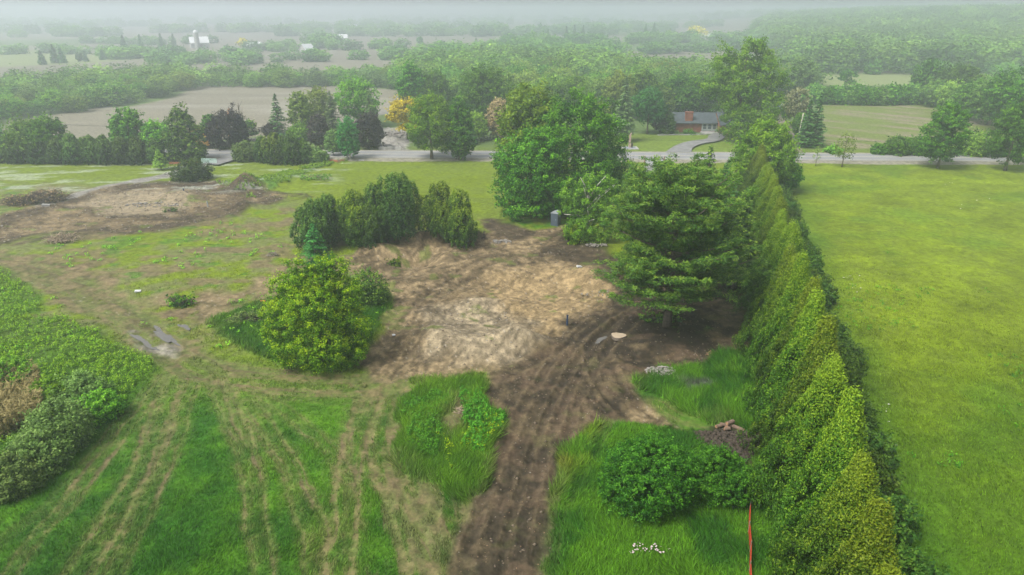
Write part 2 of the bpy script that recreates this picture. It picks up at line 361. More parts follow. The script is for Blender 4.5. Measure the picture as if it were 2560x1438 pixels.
def ground_cols(X, Y):
    n = len(X); col = np.zeros((n, 3)); z = hill(X, Y)
    R = np.hypot(X, Y)
    wx = (fbm(X/3.1, Y/3.1, 3, 1)-0.5)*3.2; wy = (fbm(X/3.1, Y/3.1, 3, 2)-0.5)*3.2   # ragged edges
    n1 = fbm(X/14, Y/14, 4, 3); n2 = fbm(X/2.2, Y/2.2, 4, 4); n3 = fbm(X/0.5, Y/0.5, 3, 6); n4 = fbm(X/45, Y/45, 3, 7)
    def blend(mask, c):
        k = mask[:, None]; col[:] = col*(1-k)+c*k
    def sel(poly, soft, warp=1.0, pad=6):
        p = np.array(poly); m = (X > p[:, 0].min()-pad) & (X < p[:, 0].max()+pad) & (Y > p[:, 1].min()-pad) & (Y < p[:, 1].max()+pad)
        out = np.zeros(n)
        if m.any():
            d = poly_sd(X[m]+wx[m]*warp, Y[m]+wy[m]*warp, poly); out[m] = sstep(-soft, soft, d)
        return out
    def zone(name, soft=0.8, warp=1.0): return sel(WP(Z[name]), soft, warp)
    def line(pl, warp=0.5, pad=12):
        p = smooth_line(WP(pl)); q = np.array(p)
        m = (X > q[:, 0].min()-pad) & (X < q[:, 0].max()+pad) & (Y > q[:, 1].min()-pad) & (Y < q[:, 1].max()+pad)
        d = np.full(n, 99.0); s = np.zeros(n)
        if m.any(): d[m], s[m] = line_ds(X[m]+wx[m]*warp, Y[m]+wy[m]*warp, p)
        return d, s
    # far meadow
    far = np.array((0.07, 0.11, 0.03)); col[:] = far*(0.8+0.4*n4[:, None])
    far_m = sstep(380, 600, Y)
    fieldn = vnoise((X+0.35*Y)/260, (Y-0.2*X)/230, 21)
    col[:] = np.where((far_m*(fieldn > 0.30))[:, None] > 0, TAUPE*0.92*(0.85+0.3*n4[:, None]), col)
    # near grass: lime above, lusher and darker toward the moist bottom-left
    near = 1-sstep(165, 185, Y)
    g = LIME*(0.82+0.36*n1[:, None])
    ol = sstep(0.42, 0.62, n1*0.6+n2*0.4)[:, None]; g = g*(1-0.5*ol)+OLIVE*0.5*ol
    lush = (1-sstep(48, 66, Y+8*(n1-0.5)+0.1*X-1.2*np.clip(X-8, 0, 20)))*(1-sstep(9, 11.5, X-0.285*Y))
    gl = LUSH*(1-sstep(0.35, 0.7, n2*0.5+n1*0.5)[:, None]) + GREEN*1.15*sstep(0.35, 0.7, n2*0.5+n1*0.5)[:, None]
    g = g*(1-lush[:, None])+gl*lush[:, None]
    # tired straw-flecked grass on the left
    tired = (1-sstep(-22, -8, X))*sstep(58, 68, Y)*(1-sstep(118, 128, Y+0.25*X+10))
    tf = tired*sstep(0.42, 0.60, n2*0.55+n1*0.3+n3*0.15)*0.8
    g = g*(1-tf[:, None])+(STRAWG*1.15)*tf[:, None]
    blend(near, g)
    bare = tired*sstep(0.52, 0.62, fbm(X/5.0, Y/3.2, 4, 171))*sstep(64, 72, Y); blend(bare*0.75, SOIL*(1.0+0.9*n3[:, None]))
    gt = near*sstep(0.60, 0.72, fbm(X/2.8, Y/2.0, 4, 172))*tired; blend(gt*0.7, np.array((0.045, 0.115, 0.006)))
    rf = zone('right_field', 1.0, 0.3)
    speck = sstep(0.50, 0.62, n2)
    r = LIME*(0.42+0.38*n1+0.80*fbm(X/3.4, Y/3.4, 3, 43))[:, None]; r = r*(1-0.25*speck[:, None]) + np.array((0.120, 0.158, 0.018))*0.25*speck[:, None]
    r2 = sstep(0.5, 0.75, fbm(X/9, Y/9, 4, 40)); r = r*(1-0.45*r2[:, None])+np.array((0.048, 0.112, 0.006))*0.45*r2[:, None]
    edge = np.clip(1-((X-(13.5+0.30*Y))/7.0), 0, 1)*(X > 13.0+0.28*Y)*0.7           # shade beside the hedge, painted as a darker green strip
    low = 1-sstep(32, 74, Y)  # vignette darkening toward the near end painted into the lusher grass
    r = r*(1-low[:, None]*0.75)+np.array((0.036, 0.098, 0.003))*low[:, None]*0.75
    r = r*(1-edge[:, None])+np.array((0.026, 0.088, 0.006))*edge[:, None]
    blend(rf, r)
    # ploughed and sown fields
    def furrow(ang, w, seed):
        u = X*math.cos(ang)+Y*math.sin(ang); return fbm(u/w, (Y*math.cos(ang)-X*math.sin(ang))/(w*14), 3, seed)
    f1 = zone('fld1', 1.5, 1.0); pale = sstep(0.60, 0.72, fbm(X/60+0.3*Y/60, Y/16, 4, 31))
    blend(f1, TAUPE*(0.86+0.28*furrow(1.5, 5, 9)[:, None])+pale[:, None]*0.035)
    blend(zone('fld1_edge', 2.0), np.array((0.08, 0.13, 0.03)))
    f2 = zone('fld2', 1.0, 0.6); s2 = furrow(0.75, 3.2, 12); gr = sstep(0.36, 0.56, s2*0.6+0.4*fbm(X/22, Y/22, 3, 13)+0.12*sstep(90, 50, X))
    blend(f2, CROP*gr[:, None]+np.array((0.175, 0.148, 0.10))*(1-gr[:, None]))
    blend(zone('fld3', 2), PALE*(0.9+0.2*n4[:, None]))
    for nm, c in (('fld4', TAUPE), ('fld5', TAUPE), ('fld6', PALE*0.95), ('fld7', TAUPE), ('fld8', TAUPE*0.95), ('fld9', TAUPE*0.95)): blend(zone(nm, 3), c)
    blend(zone('lawn', 0.8, 0.4), np.array((0.100, 0.145, 0.018))*(0.88+0.24*furrow(0.9, 2.2, 15)[:, None]))
    yd = zone('yard', 0.8, 1.0); blend(yd, GREY*(0.7+0.6*n3[:, None])); z += yd*0.8*sstep(0.5, 0.8, n2)
    bk = zone('bank', 1.2, 1.2)*sstep(0.40, 0.55, n2); blend(bk*0.8, np.array((0.045, 0.115, 0.012)))
    z += bk*0.5*n3
    for nm in ('lane', 'houselane', 'backtrack', 'path'):
        pl, w = L[nm]; d, s = line(pl, 0.35); k = 1-sstep(w*0.8, w*1.25, abs(d)); c = GREY*0.85 if nm != 'lane' else np.array((0.15, 0.125, 0.10))
        rut = 1-0.18*np.exp(-((abs(d)-0.9)/0.35)**2)[:, None]
        blend(k, c*rut*(0.8+0.4*n2[:, None]))
    # soil areas
    def soilc(a, b, lo=0.40, hi=0.62): 
        t = sstep(lo, hi, n2*0.6+n1*0.25+n3*0.15)[:, None]; return a*(1-t)+b*t
    rough = np.zeros(n); soil_all = np.zeros(n)
    k = zone('left_dirt', 1.4, 1.6); blend(k, soilc(SOIL*0.9, SOIL*1.9)); soil_all = np.maximum(soil_all, k)
    for pl, w in (([(-60, 590), (0, 552), (180, 508), (300, 470), (400, 456), (540, 462), (640, 488)], 2.8), ([(0, 606), (150, 588), (300, 578), (450, 562), (600, 528), (680, 500)], 2.4), ([(560, 470), (660, 478), (760, 492)], 1.2), ([(180, 520), (300, 545), (480, 548), (620, 520)], 1.6)):
        d, s = line(pl, 1.0); q = (1-sstep(w*0.5, w*1.3, abs(d)))*(0.35+0.65*sstep(0.35, 0.6, fbm(s/3.0, d/0.5, 3, 161))); blend(q*0.85, MUD*1.7); soil_all = np.maximum(soil_all, q); z += q*0.35*n2
    k2 = zone('left_gravel', 2.0, 1.6); blend(k2, soilc(GRAVEL*0.95, GRAVEL*1.15))
    lm = zone('left_mid', 1.6, 1.8)*sstep(0.28, 0.42, n2); blend(lm*0.95, soilc(SOIL*1.1, SOIL*2.1)); soil_all = np.maximum(soil_all, lm)
    k = zone('left_mud', 1.0, 1.6)*sstep(0.24, 0.38, n2*0.7+n3*0.3); blend(k*0.95, soilc(SOIL*0.85, SOIL*1.9)); soil_all = np.maximum(soil_all, k*0.8)
    k = zone('clearing', 0.7, 0.9); blend(k, soilc(SOIL*1.05, SOIL*2.1)); soil_all = np.maximum(soil_all, k); clr = k
    fr = fbm((X*0.6+Y*0.8)/0.9, (Y*0.6-X*0.8)/5, 3, 51)[:, None]
    k = zone('sand', 2.2, 2.2); blend(k, SAND*(0.85+0.35*fr))
    k = zone('gravel', 1.6, 1.6); blend(k, soilc(GRAVEL*0.9, GRAVEL*1.2))
    cx0, cy0 = PZ(1270, 740); rp = np.hypot(X-cx0, (Y-cy0)*1.15); th = np.arctan2(Y-cy0, X-cx0)
    mk = fbm(rp/0.55+2.2*(n1-0.5), th*6+rp*0.05, 3, 151); mk2 = 1-abs(2*fbm((X*0.8-Y*0.6)/0.8, (X*0.6+Y*0.8)/6, 3, 152)-1)
    marks = np.clip(0.78+0.28*mk+0.32*sstep(0.45, 0.75, n3)-0.42*sstep(0.90, 0.98, mk2), 0.3, 1.5)[:, None]
    col[:] = col*(1-clr[:, None])+col*marks*clr[:, None]; z += clr*0.10*(mk-0.5)
    k = zone('mud', 1.2, 1.6); mc = soilc(MUD*1.1, SOIL*1.0, 0.42, 0.66); blend(k, mc); mud = k
    for nm in ('mud_top', 'mud_back'):
        k = zone(nm, 1.4, 1.2); blend(k*0.8, MUD*(0.8+0.6*n2[:, None]))
    red = zone('under_pine', 3, 1)*0.0
    warm = mud*sstep(0.56, 0.68, fbm(X/3.0+0.2, Y/1.6, 4, 61))*0.7; blend(warm, np.array((0.080, 0.055, 0.034)))
    mw = zone('mid_worn', 1.2, 1.0)*sstep(0.44, 0.58, fbm((X*0.97+Y*0.2)/0.9, (Y*0.97-X*0.2)/5.5, 4, 141)); blend(mw*0.8, np.where((n2 > 0.5)[:, None], SOIL*1.15, np.array((0.105, 0.105, 0.045))))
    # straw tracks worn through the grass
    flat = np.zeros(n); rutz = np.zeros(n)
    for pl, w, st in STRAWS:
        d, s = line(pl, 0.30); m = abs(d) < w*2.2
        core = np.exp(-((abs(d)-w*0.62)/(w*0.27))**2)+0.30*np.exp(-(d/(w*0.8))**2)
        core = core*0.85+0.22*np.exp(-(d/(w*1.5))**2)*sstep(0.45, 0.6, n3*0.4+fbm(s/1.5, d/0.25, 3, 73)*0.6)
        k = np.clip(core*1.15, 0, 1)*st*(0.55+0.6*sstep(0.36, 0.6, fbm(s/7.0, d/0.22+s/60, 4, 71)*0.75+n3*0.25))*m
        k = np.clip(k, 0, 1)*(1-clr*0.8)
        sg = sstep(0.42, 0.68, n2*0.6+n3*0.4)[:, None]; c = np.array((0.085, 0.105, 0.028))*(1-sg)+STRAW*0.56*sg
        blend(k*0.9, c); flat = np.maximum(flat, k)
        bare = k*sstep(0.62, 0.75, fbm(s/5, d/0.5, 3, 75)); blend(bare*0.8, SOIL*1.3)
        rutz -= 0.07*np.exp(-((abs(d)-w*0.6)/(w*0.3))**2)*m*st
    k = zone('wet', 0.6, 1.0)*sstep(0.35, 0.5, n2); blend(k*0.8, np.array((0.19, 0.175, 0.15)))
    # islands of grass
    for nm, c0, c1, wv in (('bush_island', LUSH*0.95, GREEN*0.9, 0.5), ('centre_island', GREEN*0.8, np.array((0.060, 0.135, 0.005)), 0.7), ('right_grass', GREEN*1.0, np.array((0.050, 0.130, 0.005)), 0.9), ('right_grass2', LUSH, GREEN*1.1, 0.7), ('strip', GREEN*1.2, LIME*0.8, 0.4), ('porta_grass', GREEN*0.9, LIME*0.75, 0.6), ('under_pine', LUSH, GREEN, 0.8)):
        k = zone(nm, 0.6, wv)*(1-flat*(0.8 if nm in ('centre_island', 'right_grass') else 0.3)); 
        if nm == 'under_pine': k = k*sstep(0.45, 0.55, n2)
        if nm == 'right_grass': k = k*sstep(0.42, 0.50, n2*0.6+n1*0.4+0.10*sstep(22, 27, X))
        t = sstep(0.35, 0.65, n2)[:, None]; blend(k, c0*(1-t)+c1*t); soil_all *= (1-k)
        z += k*0.15*n2
    # weeds in the clearing's edges, black debris, grey stone patch
    k = zone('island_dirt', 0.6, 1)*0.8; blend(k, SOIL*1.2); soil_all = np.maximum(soil_all, k)
    k = zone('black_debris', 0.7, 1.2); blend(k, MUD*(0.5+1.1*n3[:, None])); soil_all = np.maximum(soil_all, k); z += k*0.25*n3
    k = zone('grey_patch', 0.6, 1.0); blend(k*0.85, np.array((0.08, 0.077, 0.073))*(0.5+n3[:, None]))
    wd = zone('weeds', 1.5, 1.0); blend(wd*0.7, GREEN*0.8)
    gr = soil_all*sstep(0.66, 0.74, fbm(X/2.6, Y/2.0, 4, 81))*(1-mud*0.7); blend(gr*0.7, OLIVE*0.8)
    # white flowers in the far left meadow
    fl = (1-sstep(-40, -33, X))*sstep(128, 134, Y)*(1-sstep(163, 166, Y))
    fs = fl*sstep(0.57, 0.66, fbm((X+0.4*Y)/9, (Y-0.2*X)/2.0, 4, 91))
    blend(fs*0.4, np.array((0.33, 0.36, 0.31)))
    # ruts and caterpillar treads
    tread = np.zeros(n)
    for pl, gg, w, dep in RUTS:
        d, s = line(pl, 0.12); m = (abs(d) < 4)
        rt = np.exp(-((abs(d)-gg)/w)**2)*m; berm = np.exp(-((abs(d)-gg-w*1.6)/(w*0.6))**2)*m
        fade = sstep(0, 3, s)
        tooth = (0.5+0.5*np.sin(s*2*math.pi/0.40+d*2.0+5*n2))*(R < 62)*sstep(0.3, 0.6, n3)
        crumb = fbm(s/0.9, d/0.22, 3, 131)
        w = w*0.55; rutz += (-0.6*dep*rt*(0.4+1.1*n2)+dep*0.4*berm*(crumb*1.6-0.2)+0.06*(crumb-0.5)*m)*fade
        tread += rt*tooth*0.025*fade
        blend(np.clip(rt*0.5*fade*(0.75+tooth*0.3)*(0.1+1.4*crumb), 0, 1), np.minimum(col, MUD*1.2)); blend(np.clip(berm*0.22*fade*n3*2, 0, 1), SOIL*1.5)
    z += rutz+tread*(R < 95)
    z += mound_z(X, Y)
    # clods and grass tussocks as real relief
    nearw = 1-sstep(150, 220, R)
    z += soil_all*nearw*(0.16*(fbm(X/0.45, Y/0.45, 3, 101)-0.5)+0.22*(fbm(X/1.7, Y/1.7, 3, 102)-0.5)+0.25*(n1-0.5))
    lushm = np.clip(col[:, 1]*6-col[:, 0]*5.0, 0, 1)
    z += (1-soil_all)*nearw*(0.10*(n3-0.5)+0.20*(n2-0.5)+0.3*(n1-0.5))
    pebble = soil_all*sstep(0.84, 0.90, fbm(X/0.22, Y/0.22, 2, 111))*(1-mud*0.75)*(R < 110); blend(pebble*0.6, np.array((0.28, 0.26, 0.22)))
    fine = 0.80+0.4*n3[:, None]; col *= np.where((soil_all > 0.5)[:, None], 0.72+0.56*n3[:, None], fine)
    # verge by the road stays level
    tall = np.clip(1-soil_all, 0, 1)*(1-flat*0.6)
    return np.clip(col, 0.004, 0.8), z, tall
build_ground()

# ------------------------------------------------------------------ road and driveway sheets
def strip_sheet(name, left, right, z, mat):
    n = len(left); V = [(x, y, z) for x, y in left]+[(x, y, z) for x, y in right]
    F = [(i, i+1, n+i+1, n+i) for i in range(n-1)]
    me = bpy.data.meshes.new(name); me.from_pydata(V, [], F); me.materials.append(mat); me.update()
    if me.polygons[0].normal.z < 0: me.flip_normals()
    return kinded(obj(name, me), 'structure')
asphalt = mat_plain('worn_asphalt', (0.18, 0.182, 0.185), 0.9, 0.10, 0.35)
shoulder = mat_plain('gravel_shoulder', (0.17, 0.16, 0.12), 0.95, 0.35, 1.2)
drive = mat_plain('driveway_asphalt', (0.15, 0.15, 0.145), 0.9, 0.25, 0.8)
paint = mat_plain('road_paint', (0.55, 0.50, 0.30), 0.8, 0.2, 2)
def road_line(off, x0=-420, x1=420, n=60):
    return [(x, 166.6-0.030*x+off) for x in np.linspace(x0, x1, n)]
RZ = 0.34
def embank():
    V = []; n = 60
    for off, z in ((-8.5, -0.3), (-5.2, RZ-0.006), (5.2, RZ-0.006), (8.5, -0.3)): V += [(x, y, z) for x, y in road_line(off)]
    F = [(k*n+i, k*n+i+1, (k+1)*n+i+1, (k+1)*n+i) for k in range(3) for i in range(n-1)]
    me = bpy.data.meshes.new('road_bank'); me.from_pydata(V, [], F); me.materials.append(shoulder); me.update(); return kinded(obj('road_shoulder', me), 'structure')
embank()
strip_sheet('road', road_line(4.3), road_line(-4.5), RZ, asphalt)
strip_sheet('road_edge_line', road_line(3.75), road_line(3.63), RZ+0.004, paint)
strip_sheet('road_edge_line', road_line(-3.63), road_line(-3.75), RZ+0.004, paint)
strip_sheet('road_centre_line', road_line(0.08), road_line(-0.08), RZ+0.004, paint)
dl = smooth_line(WP([(1662, 385), (1685, 368), (1720, 356), (1770, 351), (1768, 344), (1782, 336)]))
dr = smooth_line(WP([(1728, 385), (1730, 372), (1755, 362), (1800, 356), (1812, 346), (1815, 336)]))
strip_sheet('driveway', dl, dr, RZ+0.06, drive)
strip_sheet('gate_approach', WP([(1612, 399), (1612, 412), (1606, 440)]), WP([(1660, 399), (1660, 412), (1655, 440)]), RZ+0.02, drive)
strip_sheet('gate_approach', WP([(560, 396), (548, 400), (510, 412)]), WP([(600, 396), (590, 402), (545, 416)]), RZ+0.02, drive)

# ------------------------------------------------------------------ foliage
def leaves(rng, pts, nrm, size, aspect=0.62, tone=None, up=0.35, jit=0.7, along=None):
    """one rhombic leaf (or spray) at every point"""
    n = len(pts); d = nrm*1.0+np.array([0, 0, up])+rng.normal(0, jit, (n, 3)); d /= np.linalg.norm(d, axis=1)[:, None]+1e-9
    if along is None: a = rng.normal(0, 1, (n, 3))
    else: a = along+rng.normal(0, 0.35, (n, 3))
    a -= d*(a*d).sum(1)[:, None]; a /= np.linalg.norm(a, axis=1)[:, None]+1e-9
    b = np.cross(d, a); s = (size*(0.65+0.7*rng.random(n)))[:, None]
    V = np.stack([pts-a*s*0.5, pts+b*s*0.5*aspect-d*s*0.08, pts+a*s*0.5, pts-b*s*0.5*aspect-d*s*0.08], 1).reshape(-1, 3)
    F = np.arange(n*4).reshape(n, 4); T = np.repeat(tone if tone is not None else rng.random(n), 4)
    return V, F, T
def join(parts):
    V = []; F = []; T = []; o = 0
    for v, f, t in parts: V.append(v); F.append(f+o); T.append(t); o += len(v)
    return np.vstack(V), np.vstack(F), np.concatenate(T)
def sph(rng, n):
    d = rng.normal(0, 1, (n, 3)); return d/np.linalg.norm(d, axis=1)[:, None]
def lobed_crown(rng, lobes, rc, nleaf, size, fill=0.12, up=0.45, aspect=0.62, squash=0.75, dens=1.0, tone_up=0.25, low=-0.75):
    """clumps over ellipsoid lobes (cx,cy,cz,rx,ry,rz); gaps stay between clumps"""
    L_ = np.array(lobes, float); cs = []; ds = []
    for i, l in enumerate(L_):
        area = 4*math.pi*((l[3]*l[4]+l[3]*l[5]+l[4]*l[5])/3); nc = int(max(6, dens*area/(rc*rc*2.0)))
        d = sph(rng, int(nc*1.25)); d = d[d[:, 2] > low]
        k = 0.74+0.34*rng.random(len(d)); c = l[:3]+d*l[3:6]*k[:, None]
        keep = np.ones(len(c), bool)
        for j, m in enumerate(L_):
            if j != i: keep &= (((c-m[:3])/m[3:6])**2).sum(1) > 0.62
        cs.append(c[keep]); ds.append(d[keep])
    cs = np.vstack(cs); ds = np.vstack(ds); nc = len(cs)
    per = max(4, int(nleaf*(1-fill)/nc)); r = rc*(0.6+0.75*rng.random(nc)); ct = rng.random(nc)
    dd = sph(rng, nc*per)+np.repeat(ds, per, 0)*0.9+np.array([0, 0, 0.35]); dd /= np.linalg.norm(dd, axis=1)[:, None]
    rad = (0.30+0.85*rng.random(nc*per)**0.8)[:, None]*np.repeat(r, per)[:, None]
    sh = np.repeat(ds+rng.normal(0, .45, ds.shape)+np.array([0, 0, .35]), per, 0)*(rng.random(nc*per)**2)[:, None]*np.repeat(r*rng.uniform(.2, 1.5, nc), per)[:, None]
    p = np.repeat(cs, per, 0)+dd*rad*np.array([1, 1, squash])+sh
    tn = np.clip(0.42+0.5*(np.repeat(ct, per)-0.5)+tone_up*dd[:, 2]+rng.normal(0, 0.18, nc*per), 0, 1)  # light from above painted in: clump tops get a lighter tone
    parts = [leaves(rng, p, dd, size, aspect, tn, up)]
    nf = int(nleaf*fill)
    if nf:
        j = rng.integers(0, len(L_), nf); q = L_[j, :3]+sph(rng, nf)*L_[j, 3:6]*(rng.random(nf)[:, None]**0.5)*0.85
        parts.append(leaves(rng, q, sph(rng, nf), size*1.3, aspect, rng.random(nf)*0.5, up))  # inner leaves kept dark, crown shade put into their tone
    return join(parts)
def trunk_mb(rng, H, r0, base, crown_w, limbs=6, lean=0.0, fork=False):
    mb = MB(); top = H*0.82; n = 7
    ph = rng.random()*6.28; pts = []; rad = []
    for i in range(n):
        t = i/(n-1); pts.append((lean*top*t+0.12*math.sin(ph+t*5)*r0*4*t, 0.12*math.cos(ph+t*4)*r0*4*t, top*t)); rad.append(r0*(1.35 if i == 0 else 1)*(1-0.85*t)+0.02)
    mb.tube(pts, rad, 8)
    for k in range(limbs):
        t = base/H*0.7+(0.9-base/H*0.7)*(k+0.5)/limbs; a = k*2.4+rng.random()*0.8; i = min(int(t/0.82*(n-1)), n-2)
        p0 = Vector(pts[i])+(Vector(pts[i+1])-Vector(pts[i]))*(t/0.82*(n-1)-i if t < 0.82 else 1)
        ln = crown_w*0.42*(1-0.45*t)*(0.8+0.4*rng.random()); d = Vector((math.cos(a), math.sin(a), 0.55+0.5*rng.random()))
        q = [p0, p0+d*ln*0.45, p0+d*ln*0.8+Vector((0, 0, ln*0.12)), p0+d*ln+Vector((0, 0, ln*0.3))]
        rr = max(0.03, r0*0.5*(1-t)); mb.tube(q, [rr, rr*0.7, rr*0.45, 0.02], 5)
    return mb
def mesh_crown(name, res, mat): return mesh_np(name, res[0], res[1], mat, tone=res[2])

bark = mat_plain('bark_grey_brown', (0.105, 0.085, 0.065), 0.95, 0.4, 4, bump=0.6)
bark_pale = mat_plain('bark_birch', (0.42, 0.40, 0.35), 0.85, 0.3, 3)
bark_dead = mat_plain('bark_dead_grey', (0.20, 0.17, 0.14), 0.95, 0.3, 3)
PAL = dict(
    maple=mat_leaf('maple_leaf', (0.016, 0.060, 0.006), (0.036, 0.108, 0.008), (0.100, 0.215, 0.015)),
    deep=mat_leaf('deep_green_leaf', (0.006, 0.040, 0.005), (0.029, 0.112, 0.008), (0.100, 0.240, 0.014)),
    olive=mat_leaf('olive_leaf', (0.035, 0.070, 0.012), (0.080, 0.140, 0.018), (0.150, 0.205, 0.025)),
    lime=mat_leaf('bright_lime_leaf', (0.022, 0.085, 0.003), (0.085, 0.200, 0.005), (0.235, 0.345, 0.009), 0.3),
    fresh=mat_leaf('fresh_green_leaf', (0.025, 0.090, 0.010), (0.078, 0.190, 0.018), (0.160, 0.310, 0.032), 0.35),
    fresh2=mat_leaf('bright_green_leaf', (0.025, 0.100, 0.006), (0.085, 0.220, 0.010), (0.190, 0.350, 0.018), 0.35),  # a brighter green of the leaf itself
    teal=mat_leaf('blue_green_leaf', (0.010, 0.060, 0.016), (0.024, 0.115, 0.030), (0.055, 0.190, 0.050)),
    willow=mat_leaf('pale_willow_leaf', (0.070, 0.115, 0.025), (0.130, 0.190, 0.040), (0.200, 0.260, 0.065), 0.35),
    purple=mat_leaf('purple_maple_leaf', (0.010, 0.008, 0.014), (0.022, 0.018, 0.026), (0.042, 0.036, 0.044), 0.12),
    yellow=mat_leaf('golden_leaf', (0.22, 0.19, 0.012), (0.42, 0.36, 0.018), (0.56, 0.49, 0.03), 0.3),
    pink=mat_leaf('pinkish_brown_leaf', (0.11, 0.085, 0.065), (0.20, 0.145, 0.115), (0.30, 0.22, 0.18), 0.25),
    rust=mat_leaf('rusty_dead_needles', (0.14, 0.06, 0.03), (0.25, 0.11, 0.05), (0.34, 0.17, 0.09), 0.2),
    spruce=mat_leaf('spruce_needles', (0.012, 0.045, 0.020), (0.028, 0.085, 0.032), (0.060, 0.150, 0.050), 0.12),
    spruceg=mat_leaf('grey_spruce_needles', (0.030, 0.060, 0.035), (0.065, 0.115, 0.060), (0.120, 0.185, 0.095), 0.12),
    larch=mat_leaf('larch_needles', (0.050, 0.095, 0.015), (0.105, 0.180, 0.025), (0.170, 0.255, 0.040), 0.25),
    pine=mat_leaf('pine_needles', (0.008, 0.032, 0.007), (0.035, 0.088, 0.016), (0.120, 0.195, 0.032), 0.14),
    greyleaf=mat_leaf('grey_twig_foliage', (0.09, 0.10, 0.075), (0.16, 0.17, 0.125), (0.24, 0.25, 0.19), 0.2),
    cedar=mat_leaf('cedar_sprays', (0.010, 0.034, 0.004), (0.034, 0.078, 0.006), (0.112, 0.162, 0.012), 0.15),
    cedard=mat_leaf('dark_cedar_sprays', (0.008, 0.030, 0.006), (0.022, 0.058, 0.010), (0.060, 0.112, 0.018), 0.15),
    shrub=mat_leaf('shrub_leaf', (0.006, 0.034, 0.005), (0.018, 0.076, 0.007), (0.060, 0.170, 0.016), 0.25),
    sage=mat_leaf('grey_green_leaf', (0.040, 0.080, 0.028), (0.085, 0.150, 0.052), (0.150, 0.230, 0.090), 0.3),
    weed=mat_leaf('weed_leaf', (0.030, 0.095, 0.006), (0.085, 0.200, 0.012), (0.180, 0.320, 0.030), 0.35),
    wood_a=mat_leaf('woodland_leaf', (0.022, 0.075, 0.016), (0.062, 0.150, 0.030), (0.130, 0.240, 0.050), 0.25),
    wood_b=mat_leaf('woodland_pale_leaf', (0.035, 0.090, 0.018), (0.100, 0.185, 0.034), (0.180, 0.280, 0.060), 0.25),
    reed=mat_leaf('dry_reed', (0.07, 0.065, 0.035), (0.14, 0.12, 0.075), (0.24, 0.20, 0.13), 0.25),
)
def std_lobes(rng, H, W, base, kind):
    R = W/2; zc = (H+base)/2; hz = (H-base)/2; lb = []
    if kind == 'round':
        lb = [(0, 0, zc, R*0.78, R*0.78, hz*0.86)]; k = 8
        for i in range(k):
            a = i*2.4+rng.random(); u = -0.6+1.35*((i*0.618) % 1); rr = R*0.55*math.sqrt(max(0.1, 1-u*u*0.8))
            s = R*(0.34+0.16*rng.random()); lb.append((math.cos(a)*rr, math.sin(a)*rr, zc+u*hz*0.68, s, s, s*0.9))
    elif kind == 'tall':
        for i in range(10):
            u = i/9; a = i*2.4+rng.random(); w = R*(0.35+0.75*math.sin(math.pi*min(1, 0.18+u*0.75)))
            s = w*0.62; lb.append((math.cos(a)*w*0.45, math.sin(a)*w*0.45, base+s*0.6+(H-base-s*1.3)*u, s, s, max(s, (H-base)/8)))
    elif kind == 'mound':
        for i in range(9):
            a = i*2.4+rng.random(); u = math.sqrt(i/9); s = H*0.5*(0.75+0.4*rng.random())*(1-0.3*u)
            lb.append((math.cos(a)*u*max(0.1, R-s*0.7), math.sin(a)*u*max(0.1, R-s*0.7), max(s*0.55, H*(1-0.35*u)-s), s*1.1, s*1.1, s))
    elif kind == 'oval':
        lb = [(0, 0, base+hz*0.85, R*0.85, R*0.85, hz*0.85), (0, 0, base+hz*1.35, R*0.6, R*0.6, hz*0.62)]
        for i in range(6):
            a = i*2.4+rng.random(); u = i/5; rr = R*(0.6-0.35*u); s = R*0.4; lb.append((math.cos(a)*rr, math.sin(a)*rr, base+hz*(0.35+1.2*u), s, s, s*1.1))
    elif kind == 'umbrella':
        lb = [(0, 0, H-hz*0.5, R*0.85, R*0.85, hz*0.5)]
        for i in range(7):
            a = i*2.4+rng.random(); s = R*0.42; lb.append((math.cos(a)*R*0.6, math.sin(a)*R*0.6, H-hz*(0.5+0.5*(i % 3)), s, s, s*0.55))
    return lb
def conifer_crown(rng, H, W, base, size=0.42, whorls=None, droop=0.25, dens=1.0, sparse=0.0, plume=False):
    n = whorls or int(12+H*1.6); P_, N_, A_, T_ = [], [], [], []
    for i in range(n):
        t = (i+rng.random()*0.6)/n; z = base+(H-base)*t; Lb = (W/2)*((1-t)**0.85)*(1-0.25*max(0, 0.15-t)/0.15)+0.15
        nb = int(7+5*(1-t))
        for k in range(nb):
            if rng.random() < sparse: continue
            a = rng.random()*6.28; l = Lb*(0.72+0.42*rng.random()); m = max(3, int(dens*l/size*3.2)); u = 0.12+0.88*rng.random(m)**0.8
            side = rng.normal(0, 0.16*l*(1.15-u)+0.06, m); dz = -droop*l*u+0.30*l*u*u*droop/0.25*0.5+rng.normal(0, 0.06, m)
            ca, sa = math.cos(a), math.sin(a)
            P_.append(np.stack([ca*l*u-sa*side, sa*l*u+ca*side, z+dz], 1)); N_.append(np.tile((ca*0.5, sa*0.5, 0.9), (m, 1)))
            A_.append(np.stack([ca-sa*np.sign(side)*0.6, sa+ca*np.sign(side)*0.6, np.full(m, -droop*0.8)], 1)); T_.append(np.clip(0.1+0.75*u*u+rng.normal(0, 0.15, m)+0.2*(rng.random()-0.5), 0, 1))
    P_ = np.vstack(P_); N_ = np.vstack(N_); A_ = np.vstack(A_); T_ = np.concatenate(T_)
    res = leaves(rng, P_, N_, size, 0.42, T_, 0.3, 0.45, A_)
    top = np.stack([rng.normal(0, 0.06, 14), rng.normal(0, 0.06, 14), H-np.linspace(0, 0.9, 14)], 1)
    return join([res, leaves(rng, top, sph(rng, 14), size*0.7, 0.4, rng.random(14), 0, 0.5, np.tile((0, 0, 1.0), (14, 1)))])
